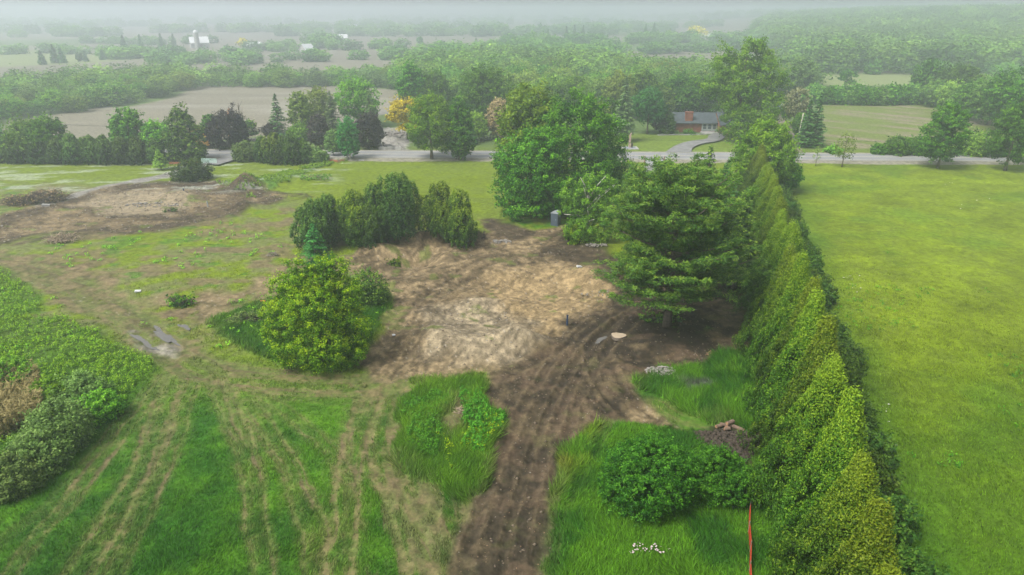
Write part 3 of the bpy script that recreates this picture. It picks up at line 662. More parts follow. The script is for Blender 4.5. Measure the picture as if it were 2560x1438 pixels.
def cedar_crown(rng, H, W, n_leaf, size, base=0.15, profile=1.0, top=0.22):
    """cone or dome of dense upright sprays in knobby clumps"""
    R = W/2; cs = []; ds = []; nc = int(7.5*H*W/ (0.9*0.9))
    u = rng.random(nc)**0.85; a = rng.random(nc)*6.28
    prof = np.minimum(1, (1-u)**(0.9*profile)*1.12)*(0.80+0.20*np.minimum(1, u/0.12)); lump = 1+0.16*np.sin(a*3+u*7+rng.random()*6)+0.10*np.sin(a*5-u*11)
    rr = R*prof*lump*(0.80+0.22*rng.random(nc))+top*0.3
    c = np.stack([np.cos(a)*rr, np.sin(a)*rr, base+(H-base)*u], 1); d = np.stack([np.cos(a), np.sin(a), np.full(nc, 0.75)], 1); d /= np.linalg.norm(d, axis=1)[:, None]
    per = max(6, int(n_leaf*0.92/nc)); r = (0.30+0.34*rng.random(nc))*min(1.2, 0.5+W/8); ct = rng.random(nc)
    dd = sph(rng, nc*per)+np.repeat(d, per, 0)*1.1; dd /= np.linalg.norm(dd, axis=1)[:, None]
    k = rng.random(nc*per)**0.5
    p = np.repeat(c, per, 0)+dd*(k*np.repeat(r, per))[:, None]*np.array([.85, .85, 1.6])
    tn = np.clip(-0.16+0.56*k*k+0.34*(np.repeat(ct, per)-0.5)+0.20*dd[:, 2]+rng.normal(0, 0.09, nc*per)+0.46*np.repeat(u, per)**1.5, 0, 1)  # new growth paler at tips; lit tops and shaded gaps painted in too
    up = np.repeat(d, per, 0)*0.7+np.array([0, 0, 0.8])
    nf = int(n_leaf*0.08); uu = rng.random(nf); aa = rng.random(nf)*6.28; r2 = R*np.minimum(1, (1-uu)**0.7)*0.6*rng.random(nf)
    q = np.stack([np.cos(aa)*r2, np.sin(aa)*r2, base+(H-base)*uu*0.95], 1)
    return join([leaves(rng, p, dd, size, 0.5, tn, 0.15, 0.55, up), leaves(rng, q, sph(rng, nf), size*1.8, 0.7, rng.random(nf)*0.2, 0.2)])  # inner sprays darkest, shade put into their tone
seed_ctr = [100]
def rngn():
    seed_ctr[0] += 1; return np.random.default_rng(seed_ctr[0])

def place(px, yb, yt, wpx, drop=0.0):
    """ground spot, height and width of a plant seen there"""
    x, y, z = P(px, yb); H = max(0.6, top_z(x, y, yt)-z); x = x_at(px, y, z+H*0.5); z = gz(x, y)-0.03
    W = wpx/FPX*depth(x, y, z+H*0.5); return (x, y, z), H, W
def tree(kind, px, yb, yt, wpx, pal, label, name='broadleaf_tree', cat='tree', base=0.18, nleaf=9000, size=0.38, limbs=6, barkm=None, group=None, prof=0.55, multi=3, trunk_r=None, dens=1.0, lobes=None, rc=None, H=None, fill=0.12, up=0.45, sparse=0.0, droop=0.25):
    rng = rngn(); loc, h, W = place(px, yb, yt, wpx)
    if H: h = H
    t = thing(name, label, cat, loc, 0, group); b = h*base
    if kind in ('round', 'tall', 'oval', 'umbrella', 'mound'):
        lb = std_lobes(rng, h, W, b, kind); res = lobed_crown(rng, lb, rc or max(0.35, W*0.085), nleaf, size, fill, up, dens=dens, low=-0.95 if kind != 'umbrella' else -0.4)
    elif kind == 'lobes':
        res = lobed_crown(rng, [(a*W, c*W, e*h, f*W, f*W, g*h) for a, c, e, f, g in lobes], rc or max(0.35, W*0.07), nleaf, size, fill, up, dens=dens, low=-0.95)
    elif kind == 'conifer':
        res = conifer_crown(rng, h, W, b, size, droop=droop, dens=dens, sparse=sparse)
    elif kind == 'cedar':
        subs = []; m_ = multi
        for k in range(m_):
            q = k*2.4+rng.random(); rr_ = 0 if k == 0 else W*0.27; hh = h*(1.0 if k == 0 else rng.uniform(.66, .97))
            v_, f_, t_ = cedar_crown(rng, hh, W*(0.66 if m_ > 1 else 1), nleaf//m_, size, b, prof*rng.uniform(.9, 1.25)); subs.append((v_+np.array([math.cos(q)*rr_, math.sin(q)*rr_, 0]), f_, t_))
        res = join(subs)
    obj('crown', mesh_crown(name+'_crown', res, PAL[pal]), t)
    if kind != 'mound':
        lm = limbs if kind not in ('conifer', 'cedar') else 0
        obj('trunk', trunk_mb(rng, h, trunk_r or max(0.08, h*0.018), b, W, lm).mesh(name+'_trunk', barkm or bark, True), t)
    else:
        mb = MB()
        for k in range(5): a = k*1.26; mb.tube([(0, 0, 0), (math.cos(a)*W*0.12, math.sin(a)*W*0.12, h*0.4), (math.cos(a)*W*0.22, math.sin(a)*W*0.22, h*0.7)], [0.05, 0.03, 0.015], 5)
        obj('stem', mb.mesh(name+'_stem', bark), t)
    return t
# ------------------------------------------------------------------ trees of the middle distance, near the road
G_ROAD = None
tree('conifer', 2, 402, 296, 62, 'spruce', 'dark spruce cut by the left edge of the view beside the tall hedge', 'spruce_tree', size=0.7)
tree('oval', 66, 402, 306, 95, 'fresh', 'light green leafy tree at the far left behind the cedar hedge', size=0.5)
tree('round', 118, 402, 292, 82, 'maple', 'taller rounded green tree second from the left end of the hedge', size=0.5)
for i, (px, yt, w) in enumerate([(30, 345, 60), (88, 348, 62), (140, 350, 64), (180, 338, 70), (228, 344, 66), (262, 342, 70), (305, 346, 66), (345, 345, 70), (385, 350, 64)]):
    lb = ['leftmost', 'second', 'third', 'fourth', 'middle', 'sixth', 'seventh', 'eighth', 'last'][i]
    tree('cedar', px, 407, yt, w, 'cedard', '%s bushy dark cedar of the hedge along the far left roadside, counted from the left' % lb, 'cedar_bush', 'hedge shrub', 0.03, 6000, 0.5, group='cedar hedge on the far left roadside')
tree('oval', 322, 396, 277, 84, 'maple', 'full mid green maple with a light top rising above the left hedge', size=0.5)
tree('round', 392, 396, 305, 72, 'fresh', 'soft light green bushy tree between the left maple and the dark pine', size=0.5)
tree('lobes', 458, 403, 266, 92, 'pine', 'tall dark green pine beside the left gate', 'pine_tree', nleaf=11000, size=0.5, base=0.06, lobes=[(0, 0, .85, .2, .14), (-.05, 0, .68, .3, .14), (.12, .1, .52, .36, .15), (-.14, -.1, .42, .34, .16), (.05, 0, .27, .42, .17), (-.1, .1, .14, .40, .14), (.2, -.1, .16, .3, .13)])
tree('conifer', 398, 424, 372, 46, 'larch', 'small yellowish green young spruce at the edge of the left meadow', 'young_spruce', size=0.35)
tree('round', 527, 366, 284, 44, 'deep', 'small dull green tree tight against the large purple maple', base=0.1, size=0.5)
tree('conifer', 578, 352, 270, 38, 'rust', 'rusty brown dead conifer poking up behind the purple maple', 'dead_conifer', size=0.5)
tree('oval', 568, 374, 284, 100, 'purple', 'large dark purple maple at the end of the left gate', 'purple_maple', nleaf=13000, size=0.42, base=0.1)
tree('umbrella', 618, 352, 305, 44, 'pine', 'ragged low pine right of the large purple maple', 'pine_tree', size=0.5, nleaf=2500)
rng = rngn(); loc, h, W = place(601, 350, 252, 36)
t = thing('bare_tree', 'leafless grey dead tree standing before the ploughed field', 'tree', loc); mb = trunk_mb(rng, h, 0.18, h*0.3, W, 12)
for k in range(26):
    a = rng.random()*6.28; z0 = h*(0.35+0.5*rng.random()); l = W*0.5*rng.random(); mb.tube([(0, 0, z0), (math.cos(a)*l*.5, math.sin(a)*l*.5, z0+h*.1), (math.cos(a)*l, math.sin(a)*l, z0+h*.22)], [0.07, 0.05, 0.02], 4)
obj('trunk', mb.mesh('bare_trunk', bark_dead, True), t)
tree('conifer', 693, 348, 234, 66, 'spruce', 'tall dark pointed spruce with layered boughs alone by the ploughed field', 'spruce_tree', size=0.62, base=0.03, droop=0.35)
tree('round', 678, 350, 308, 40, 'purple', 'small purple maple at the foot of the tall pointed spruce', 'purple_maple', size=0.4, nleaf=4000, base=0.05)
tree('oval', 749, 340, 230, 54, 'larch', 'narrow yellow-green larch right of the tall pointed spruce', 'larch_tree', size=0.45)
tree('tall', 797, 322, 224, 66, 'willow', 'pale feathery yellow-green willow behind the two spruces', 'willow_tree', size=0.5)
tree('conifer', 828, 330, 227, 62, 'spruceg', 'grey-green spruce between the pale willow and the purple maples', 'spruce_tree', size=0.6, base=0.03)
tree('mound', 748, 352, 311, 52, 'fresh', 'round light green shrub between the pointed spruce and a purple maple', 'round_shrub', 'shrub', nleaf=4000, size=0.45)
tree('oval', 796, 372, 288, 54, 'purple', 'slim dark purple maple behind the roadside shrub mound', 'purple_maple', size=0.4, nleaf=7000, base=0.08)
tree('tall', 893, 318, 200, 92, 'fresh', 'tall broad green tree in the yard, left of the golden tree', size=0.5, nleaf=12000)
tree('conifer', 926, 340, 222, 58, 'spruceg', 'soft grey-green spruce hanging over the second purple maple', 'spruce_tree', size=0.6, droop=0.5, base=0.03)
tree('oval', 921, 374, 288, 72, 'purple', 'rounded dark purple maple left of the rubble yard', 'purple_maple', size=0.42, nleaf=9000, base=0.08)
tree('oval', 832, 392, 326, 42, 'sage', 'thin brownish green tree left of the blue-green poplar', size=0.4, nleaf=3500)
tree('oval', 871, 400, 297, 54, 'teal', 'compact blue-green tree with pale stems by the roadside', size=0.4, base=0.12, barkm=bark_pale)
for i, (px, yb, yt, w, p, d) in enumerate([(612, 402, 356, 48, 'sage', 'low dull green shrub at the left end of the roadside shrub mound'), (655, 404, 345, 56, 'cedard', 'dark conical cedar in the left of the roadside shrub mound'), (688, 407, 336, 66, 'cedar', 'tallest pointed cedar in the roadside shrub mound'), (727, 408, 338, 66, 'cedard', 'rounded cedar at the right of the roadside shrub mound'), (760, 406, 352, 50, 'cedard', 'smaller cedar closing the right side of the roadside shrub mound'), (792, 405, 372, 50, 'sage', 'scrubby greyish bush at the right end of the roadside shrub mound')]):
    tree('cedar' if 'cedar' in p else 'mound', px, yb, yt, w, p, d, 'cedar_bush' if 'cedar' in p else 'roadside_bush', 'shrub', 0.02, 6500, 0.42, group='roadside shrub mound')
tree('mound', 476, 449, 405, 92, 'cedard', 'low spreading dark juniper beside the dirt lane', 'juniper_bush', 'shrub', nleaf=9000, size=0.32)
tree('umbrella', 1016, 350, 254, 86, 'yellow', 'golden yellow tree partly behind the bright roadside maple', 'golden_tree', nleaf=9000, size=0.45, base=0.15, up=0.9)
tree('oval', 1076, 400, 243, 118, 'fresh2', 'bright green roadside maple with a bare trunk on the lawn edge', 'maple_tree', nleaf=20000, size=0.36, base=0.2, trunk_r=0.34)
tree('oval', 1148, 402, 246, 66, 'deep', 'darker narrow maple touching the bright roadside maple', 'maple_tree', nleaf=13000, size=0.4, base=0.05)
tree('round', 1190, 352, 279, 62, 'larch', 'round yellow-green bush-like tree behind the black rail fence', nleaf=6000, size=0.42, base=0.05)
tree('conifer', 1178, 362, 300, 36, 'teal', 'small blue spruce in front of the round yellow-green tree', 'blue_spruce', size=0.45, base=0.03)
tree('oval', 1245, 348, 249, 60, 'pink', 'pinkish brown tree left of the giant maple', 'pink_tree', nleaf=9000, size=0.42, base=0.1)
tree('conifer', 1258, 322, 218, 50, 'spruce', 'dark spruce peak behind the pinkish tree', 'spruce_tree', size=0.7)
tree('tall', 1031, 290, 163, 66, 'deep', 'dark green tree standing tallest behind the golden tree', size=0.6)
tree('round', 1086, 288, 178, 84, 'maple', 'broad tree just right of the tallest one behind the golden tree', size=0.6)
tree('tall', 1216, 318, 178, 118, 'maple', 'large full tree rising behind the pinkish tree', size=0.6, nleaf=14000)
# giant maples in the middle
tree('oval', 1322, 512, 212, 170, 'olive', 'tall olive-green maple forming the yellowish left shoulder of the giant maple clump', 'maple_tree', nleaf=26000, size=0.42, base=0.1)
tree('lobes', 1330, 536, 330, 180, 'maple', 'lower dull green maple at the front left of the giant maple clump', 'maple_tree', nleaf=30000, size=0.34, base=0.04, lobes=[(0, 0, .5, .4, .46), (-.2, -.1, .66, .25, .2), (.15, -.15, .8, .25, .18), (-.25, 0, .3, .24, .2), (.2, -.2, .3, .26, .22), (0, -.25, .5, .28, .2), (-.05, -.2, .16, .3, .15)])
tree('lobes', 1436, 524, 240, 226, 'deep', 'giant deep green maple filling the centre of the view', 'maple_tree', nleaf=60000, size=0.34, base=0.06, fill=0.1, trunk_r=0.5, lobes=[(0, 0, .55, .38, .40), (-.05, 0, .85, .22, .14), (.18, -.05, .78, .22, .14), (-.25, 0, .66, .2, .14), (.3, 0, .6, .2, .15), (.05, -.25, .62, .22, .15), (.36, -.05, .42, .18, .13), (-.25, -.2, .42, .22, .15), (.15, -.3, .4, .24, .15), (.35, -.1, .25, .2, .12), (0, -.25, .22, .26, .14), (-.2, -.1, .2, .24, .14)])
tree('oval', 1500, 480, 390, 110, 'deep', 'lower green tree closing the right foot of the giant maple', 'maple_tree', nleaf=14000, size=0.34, base=0.05)
# birch and shrubs
rng = rngn(); loc, h, W = place(1470, 602, 428, 132)
t = thing('birch_tree', 'light green birch with bare white branches right of the portable toilet', 'tree', loc)
lb = [(0, 0, h*.6, W*.3, W*.3, h*.3), (-W*.25, 0, h*.7, W*.2, W*.2, h*.16), (W*.2, 0, h*.78, W*.25, W*.25, h*.16), (-W*.3, 0, h*.45, W*.2, W*.2, h*.12), (W*.25, -W*.1, h*.42, W*.22, W*.22, h*.16), (0, -W*.15, h*.22, W*.4, W*.3, h*.16)]
obj('crown', mesh_crown('birch_crown', lobed_crown(rng, lb, 0.6, 17000, 0.26, 0.06, 0.3, dens=0.75), PAL['fresh']), t)
mb = MB(); mb.tube([(0, 0, 0), (0.2, 0, h*.3), (-0.1, 0, h*.6), (0.1, 0, h*.97)], [0.2, 0.17, 0.11, 0.03], 8)
for k, (a, z0, l, u) in enumerate([(-2.6, .35, .5, .1), (-.4, .42, .45, .42), (-1.9, .5, .4, .35), (2.8, .34, .3, .12), (-.8, .6, .35, .38), (-2.2, .66, .3, .3), (-1.4, .25, .4, .16), (.3, .5, .5, .3)]):
    mb.tube([(0, 0, h*z0), (math.cos(a)*W*l*.5, math.sin(a)*W*l*.5, h*(z0+u*.55)), (math.cos(a)*W*l*1.1, math.sin(a)*W*l*1.1, h*(z0+u))], [0.12, 0.09, 0.035], 6)
obj('trunk', mb.mesh('birch_trunk', bark_pale, True), t)
tree('mound', 1440, 604, 566, 58, 'lime', 'small yellow-green bush left below the birch', 'low_bush', 'shrub', nleaf=4000, size=0.22)
tree('mound', 1490, 610, 562, 60, 'larch', 'low yellow-green bush right below the birch', 'low_bush', 'shrub', nleaf=4000, size=0.22)

# hero white pine with plumes on long limbs
def white_pine(px, yb, yt, wpx, label, seed, nb=74, dens=1.0, base=0.2, pal='pine', extra=True, low_first=True):
    rng = np.random.default_rng(seed); loc, h, W = place(px, yb, yt, wpx)
    t = thing('white_pine', label, 'tree', loc); R = W/2; mb = MB()
    tp = [(0, 0, 0), (0.08, 0.05, h*.2), (-.1, 0, h*.45), (.15, .1, h*.7), (0, 0, h*.97)]
    mb.tube(tp, [h*.032, h*.024, h*.017, h*.010, .03], 9)
    Ps, Ns, As, Ts = [], [], [], []
    def limb(z0, a, l, rise, bend=0.0, n=None):
        pts = []; 
        for s in np.linspace(0, 1, 6):
            aa = a+bend*s; pts.append((math.cos(aa)*l*s, math.sin(aa)*l*s, z0+rise*l*s*s+0.05*l*math.sin(s*3)))
        mb.tube(pts, [max(.03, .017*l*(1-s*.9)+.015) for s in np.linspace(0, 1, 6)], 5, cap=False)
        m = n or max(5, int(l*4.2*dens))
        for j in range(m):
            s = 0.30+0.72*rng.random()**0.8; aa = a+bend*s; off = rng.normal(0, 0.13*l*(0.5+s)); rr = 0.38+0.34*rng.random()
            c = np.array((math.cos(aa)*l*s-math.sin(aa)*off, math.sin(aa)*l*s+math.cos(aa)*off, z0+rise*l*s*s+0.12+rng.normal(0, .12)))
            k = int(46*rr/0.5); d = sph(rng, k); d[:, 2] = abs(d[:, 2])*0.9-0.15
            q = c+d*rr*np.array([1.15, 1.15, .85])*(rng.random(k)[:, None]**.4); ct = rng.random()
            Ps.append(q); Ns.append(d*0.6+np.array((0, 0, .7))); As.append(d*1.0+np.array((math.cos(aa)*.6, math.sin(aa)*.6, .55)))
            Ts.append(np.clip(.15+.45*(d[:, 2]+.3)+.35*(ct-.5)+.25*s*rng.random(k)+rng.normal(0, .1, k), 0, 1))  # plume tops lighter, top light painted into the needle tone
    for i in range(nb):
        u = (i+.5)/nb; z0 = h*(base+(0.97-base)*u); a = i*2.399+rng.normal(0, .3)
        l = R*math.sqrt(max(.03, 1-((u-.34)/.70)**2))*(0.66+.46*rng.random())
        limb(z0, a, max(.5, l), 0.16+0.62*u, rng.normal(0, .3))
    if extra:
        limb(h*.30, math.radians(8), R*1.45, 0.20, 0.1, 50); limb(h*.34, math.radians(176), R*1.12, 0.02, -.1, 22); limb(h*.24, math.radians(200), R*1.0, .05, 0, 20)
        for a, l in ((-.5, .5), (2.6, .55), (-2.2, .4)):   # bare snags low on the trunk
            mb.tube([(0, 0, h*.14), (math.cos(a)*R*l*.5, math.sin(a)*R*l*.5, h*.13), (math.cos(a)*R*l, math.sin(a)*R*l, h*.17)], [.14, .09, .03], 6)
    for j in range(9):
        c = np.array((rng.normal(0, .35), rng.normal(0, .35), h*(.93+.06*rng.random()))); d = sph(rng, 40); q = c+d*.55; Ps.append(q); Ns.append(d); As.append(d+np.array((0, 0, .8))); Ts.append(rng.random(40))
    res = leaves(rng, np.vstack(Ps), np.vstack(Ns), 0.34, 0.24, np.concatenate(Ts), 0.2, 0.5, np.vstack(As))
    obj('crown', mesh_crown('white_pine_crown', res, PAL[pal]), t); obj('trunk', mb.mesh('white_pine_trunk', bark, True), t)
white_pine(1684, 822, 440, 335, 'great dark pine with plumed limbs and a scarred trunk in the middle clearing', 5, nb=112, dens=1.0)
white_pine(1625, 690, 462, 180, 'pine behind and left of the great dark pine', 6, nb=60, base=0.12, extra=False)
for i, (px, yb, yt, w, lab) in enumerate([(1768, 560, 362, 104, 'pointed dark spruce whose tip meets the road line'), (1808, 640, 398, 130, 'dark spruce between the great pine and the cedar row'), (1850, 720, 470, 130, 'lower dark spruce shading the mud beside the cedar row'), (1735, 640, 430, 110, 'deep green spruce directly behind the great pine')]):
    rng = rngn(); loc, h, W = place(px, yb, yt, w); t = thing('spruce_tree', lab, 'tree', loc, 0)
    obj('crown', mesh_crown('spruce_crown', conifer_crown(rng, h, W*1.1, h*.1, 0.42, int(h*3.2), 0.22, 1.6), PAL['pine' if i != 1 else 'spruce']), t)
    obj('trunk', trunk_mb(rng, h, .22, h*.3, W, 0).mesh('spruce_trunk', bark, True), t)
tree('oval', 1912, 480, 312, 150, 'fresh2', 'bright green maple at the road end of the cedar row', 'maple_tree', nleaf=28000, size=0.38, base=0.1)
tree('round', 1955, 480, 400, 92, 'maple', 'green maple lobe leaning over the field at the cedar row end', 'maple_tree', nleaf=9000, size=0.36, base=0.15)
# tall silver maple by the house
tree('lobes', 1856, 352, 97, 200, 'fresh2', 'tallest tree, an airy silver maple towering over the brick house', 'silver_maple', nleaf=42000, size=0.46, base=0.1, trunk_r=.45, dens=0.8, fill=0.06, rc=1.35, limbs=12, lobes=[(-.24, 0, .70, .14, .13), (-.24, 0, .84, .07, .09), (.10, 0, .80, .17, .14), (.08, 0, .93, .09, .07), (.17, 0, .90, .09, .08), (0, 0, .58, .22, .16), (.24, 0, .66, .2, .14), (-.28, 0, .56, .2, .13), (-.34, 0, .50, .12, .07), (.3, 0, .5, .17, .12), (.02, -.1, .42, .24, .14), (.2, -.1, .34, .24, .13), (.0, -.1, .2, .16, .12), (.05, -.1, .18, .26, .13)])
tree('conifer', 1562, 354, 190, 72, 'spruceg', 'soft grey-green spruce with a bare foot on the house lawn', 'spruce_tree', size=0.6, droop=0.5, base=0.14, trunk_r=.3, dens=1.5)
tree('round', 1622, 335, 218, 78, 'teal', 'blue-green rounded tree left of the brick house', size=0.5)
tree('round', 1652, 332, 274, 50, 'purple', 'dark purple shrub-like tree near the corner of the brick house', 'purple_maple', size=0.4, nleaf=5000, base=0.05)
tree('oval', 1668, 336, 280, 40, 'cedard', 'rounded dark evergreen against the brick house corner', 'evergreen_bush', 'shrub', size=0.4, nleaf=4000, base=0.02)
tree('round', 1500, 330, 258, 60, 'willow', 'pale yellow-green tree peeping out behind the giant maple', size=0.5, nleaf=5000)
tree('round', 1437, 285, 190, 82, 'fresh', 'large round light green tree behind the giant maple', size=0.6)
tree('round', 1548, 300, 178, 76, 'willow', 'whitish green tree in the wood behind the grey-green spruce', size=0.6)
tree('round', 1605, 290, 175, 84, 'pine', 'dull dark green tree above the blue-green tree', 'pine_tree', size=0.6)
tree('tall', 1700, 282, 190, 84, 'deep', 'dark bluish tree right behind the brick house chimney', size=0.6)
tree('tall', 1762, 284, 200, 90, 'deep', 'dark green tree behind the brick house between roof and silver maple', size=0.6)
tree('conifer', 2020, 368, 250, 56, 'spruce', 'left spruce of the dark pair beside the utility pole', 'spruce_tree', size=0.62, base=0.02, dens=1.4)
tree('conifer', 2044, 366, 230, 62, 'spruce', 'taller right spruce of the dark pair beside the utility pole', 'spruce_tree', size=0.62, base=0.02, dens=1.4)
tree('round', 1992, 320, 216, 62, 'greyleaf', 'greyish sparse tree above the gravel lane', nleaf=5000, size=0.5)
tree('oval', 1970, 312, 238, 34, 'deep', 'narrow dark cedar edging the gravel lane', 'cedar_tree', size=0.5, nleaf=3000)
tree('round', 1998, 345, 280, 32, 'fresh', 'small light green tree behind the utility pole', size=0.5, nleaf=2600, base=0.05)
tree('tall', 2004, 240, 150, 66, 'sage', 'hazy green tree standing right of the silver maple', size=0.7)
tree('oval', 2112, 418, 335, 52, 'larch', 'thin young roadside tree with sparse yellowish leaves', 'young_tree', nleaf=1500, size=0.28, base=0.25, dens=0.6, fill=0, limbs=12, trunk_r=.12)
tree('oval', 2043, 416, 366, 14, 'willow', 'tiny sapling on the verge left of the thin young tree', 'sapling', nleaf=260, size=0.22, base=0.3, limbs=3, trunk_r=.05)
tree('oval', 2362, 420, 266, 106, 'deep', 'dense oval roadside maple with a short trunk on the right lawn', 'maple_tree', nleaf=22000, size=0.36, base=0.14, trunk_r=.26)
tree('oval', 2535, 427, 256, 96, 'deep', 'dense maple cut by the right edge of the view', 'maple_tree', nleaf=20000, size=0.36, base=0.13, trunk_r=.28)
for i, (px, yb, yt, w, p, d) in enumerate([(2085, 386, 368, 46, 'fresh', 'low green brush on the verge right of the dark spruce pair'), (2197, 388, 362, 26, 'deep', 'single small dark shrub on the far verge'), (2245, 388, 345, 62, 'deep', 'dark hedge shrub at the left end of the clump left of the oval maple'), (2290, 388, 342, 60, 'maple', 'hedge shrub between the end shrub and the oval maple'), (2330, 390, 350, 50, 'deep', 'hedge shrub half hidden behind the oval maple'), (2425, 390, 330, 60, 'larch', 'yellowish hedge shrub right of the oval maple'), (2468, 392, 330, 64, 'deep', 'dark hedge shrub between the two roadside maples'), (2515, 393, 345, 54, 'maple', 'hedge shrub behind the maple at the right edge')]):
    tree('mound', px, yb, yt, w, p, d, 'hedge_shrub', 'shrub', nleaf=4500, size=0.42, group='shrubs on the far verge of the road')
# far individual trees on the right
tree('tall', 2320, 250, 152, 64, 'deep', 'tall hazy tree above the dark hedgerow on the right', size=0.7)
tree('umbrella', 2118, 222, 180, 40, 'deep', 'single small round tree in the pale green field', size=0.7, nleaf=3000)
tree('umbrella', 2395, 260, 172, 90, 'maple', 'spreading tree right of the tall hazy tree', size=0.7)
for i in range(11):
    px = 2038+i*26.5; tree('mound', px, 262-abs(i-5)*0.6, 212+(i*7 % 9), 48, 'deep' if i % 3 else 'wood_a', '%s dark tree from the left in the straight hedgerow behind the sown field' % ['first', 'second', 'third', 'fourth', 'fifth', 'sixth', 'seventh', 'eighth', 'ninth', 'tenth', 'eleventh'][i], 'hedgerow_tree', 'tree', nleaf=3500, size=0.75, group='dark hedgerow behind the right sown field')
for i, (px, yb, yt, w) in enumerate([(2345, 268, 205, 70), (2385, 285, 208, 76), (2430, 300, 205, 80), (2480, 312, 195, 90), (2530, 330, 168, 110), (2590, 350, 170, 120), (2440, 262, 190, 70), (2500, 275, 180, 80)]):
    tree('round', px, yb, yt, w, ['wood_a', 'wood_b', 'maple', 'wood_a', 'deep', 'deep', 'wood_b', 'wood_a'][i], '%s rounded tree of the right edge tree belt, counted from the sown field' % ['first', 'second', 'third', 'fourth', 'fifth', 'sixth', 'seventh', 'eighth'][i], 'broadleaf_tree', 'tree', nleaf=9000, size=0.65, base=0.03, group='tree belt at the right edge')

# trees and bushes around the clearing
for px, yb, yt, w, p, lab in [(790, 622, 505, 88, 'cedard', 'leftmost dark cedar of the clump behind the dirt pit, next to the small spruce'), (822, 600, 492, 60, 'cedard', 'slim dark cedar second from the left in the clump'), (886, 612, 482, 84, 'cedar', 'broad cedar in the middle of the dark clump behind the dirt pit'), (940, 604, 466, 84, 'cedard', 'tall rounded cedar right of centre of the dark clump'), (1000, 600, 448, 96, 'cedard', 'tallest cedar at the right end of the dark clump'), (918, 618, 520, 60, 'cedard', 'short cedar at the front of the dark clump'), (1100, 602, 480, 82, 'cedar', 'left cedar of the separate pair right of the dark clump'), (1148, 612, 482, 84, 'cedar', 'right cedar of the separate pair right of the dark clump')]:
    tree('cedar', px, yb, yt, w*1.2, p, lab, 'cedar_tree', 'tree', 0.05, 26000, 0.24, prof=0.32, multi=4, group='cedars around the dirt pit')
tree('conifer', 786, 662, 556, 92, 'teal', 'small blue-green spruce in front of the dark cedar clump', 'young_spruce', base=0.02, size=0.3, dens=1.3)
rng = rngn()
tree('lobes', 795, 893, 655, 222, 'lime', 'bright yellow-green box elder on the grass island', 'box_elder', nleaf=85000, size=0.17, base=0.02, rc=0.5, fill=0.12, limbs=5, dens=0.95, lobes=[(0, 0, .46, .28, .38), (-.12, -.1, .86, .15, .15), (.16, 0, .92, .14, .12), (-.32, 0, .70, .15, .14), (.32, -.05, .70, .15, .14), (-.42, -.1, .45, .16, .15), (.03, -.1, .72, .18, .14), (.05, -.25, .6, .24, .2), (.36, -.1, .34, .2, .2), (-.25, -.2, .25, .22, .2), (.1, -.28, .25, .26, .2), (.3, -.15, .16, .22, .14)])
tree('mound', 915, 768, 688, 72, 'pine', 'dull dark bush with dead white twigs behind the box elder', 'dark_bush', 'shrub', nleaf=11000, size=0.2)
rng = rngn(); loc, h, W = place(898, 745, 700, 60); mb = MB()
for k in range(16):
    a = rng.uniform(2.2, 4.2); l = rng.uniform(1.2, 2.6); mb.tube([(1.2, -.8, .5), (1.2+math.cos(a)*l*.5, -.8+math.sin(a)*l*.5, 1.5), (1.2+math.cos(a)*l, -.8+math.sin(a)*l, 1.3+rng.uniform(0, 1))], [.035, .025, .012], 4)
thing('dead_branch', 'bleached dead twigs arching beside the box elder', 'branch', loc, me=mb.mesh('dead_branch', bark_pale))
# lilac like shrub front right: two lobed masses of one hedge
tree('mound', 1632, 1244, 1112, 236, 'shrub', 'big glossy round shrub in front of the black debris', 'round_shrub', 'shrub', nleaf=80000, size=0.13, rc=0.30)
tree('mound', 1795, 1230, 1140, 170, 'shrub', 'smaller glossy shrub touching the cedar row', 'round_shrub', 'shrub', nleaf=50000, size=0.13, rc=0.30)
# grey-green shrubs bottom left
for i, (px, yb, yt, w, p, lab) in enumerate([(145, 1112, 1015, 115, 'sage', 'largest grey-green shrub beside the dry reeds'), (205, 1005, 945, 90, 'sage', 'dark low shrub behind the largest grey-green shrub'), (95, 1168, 1085, 100, 'sage', 'grey-green shrub in front of the dry reeds'), (25, 1225, 1150, 95, 'sage', 'grey-green shrub at the lower left edge'), (20, 985, 905, 90, 'fresh', 'rounded light green shrub behind the reeds at the left edge'), (125, 1010, 950, 90, 'weed', 'fresh green shrub between the reeds and the tall weeds'), (250, 1045, 990, 70, 'fresh', 'dark green shrub at the right end of the shrub bank')]):
    tree('mound', px, yb, yt, w, p, lab, 'wild_shrub', 'shrub', nleaf=12000, size=0.2, rc=0.36)
# cedar row on the right: five grown shapes copied along the line
cedv = []
for k in range(6):
    rng = np.random.default_rng(700+k); h = 11.4; W = 7.2
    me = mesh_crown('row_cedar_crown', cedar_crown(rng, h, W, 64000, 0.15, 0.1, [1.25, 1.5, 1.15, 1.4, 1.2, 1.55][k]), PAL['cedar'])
    tm = trunk_mb(rng, h, .16, h*.3, W, 0).mesh('row_cedar_trunk', bark, True); cedv.append((me, tm))
ordn = ['first', 'second', 'third', 'fourth', 'fifth', 'sixth', 'seventh', 'eighth', 'ninth', 'tenth', 'eleventh', 'twelfth', 'thirteenth', 'fourteenth', 'fifteenth', 'sixteenth', 'seventeenth', 'eighteenth', 'nineteenth', 'twentieth', 'twenty-first', 'twenty-second', 'twenty-third', 'twenty-fourth', 'twenty-fifth', 'twenty-sixth', 'twenty-seventh', 'twenty-eighth', 'twenty-ninth', 'thirtieth', 'thirty-first', 'thirty-second', 'thirty-third', 'thirty-fourth']
rr = random.Random(3); Yc = 21.5; rows = []
while Yc < 132: rows.append(Yc); Yc += 4.0+1.0*rr.random()
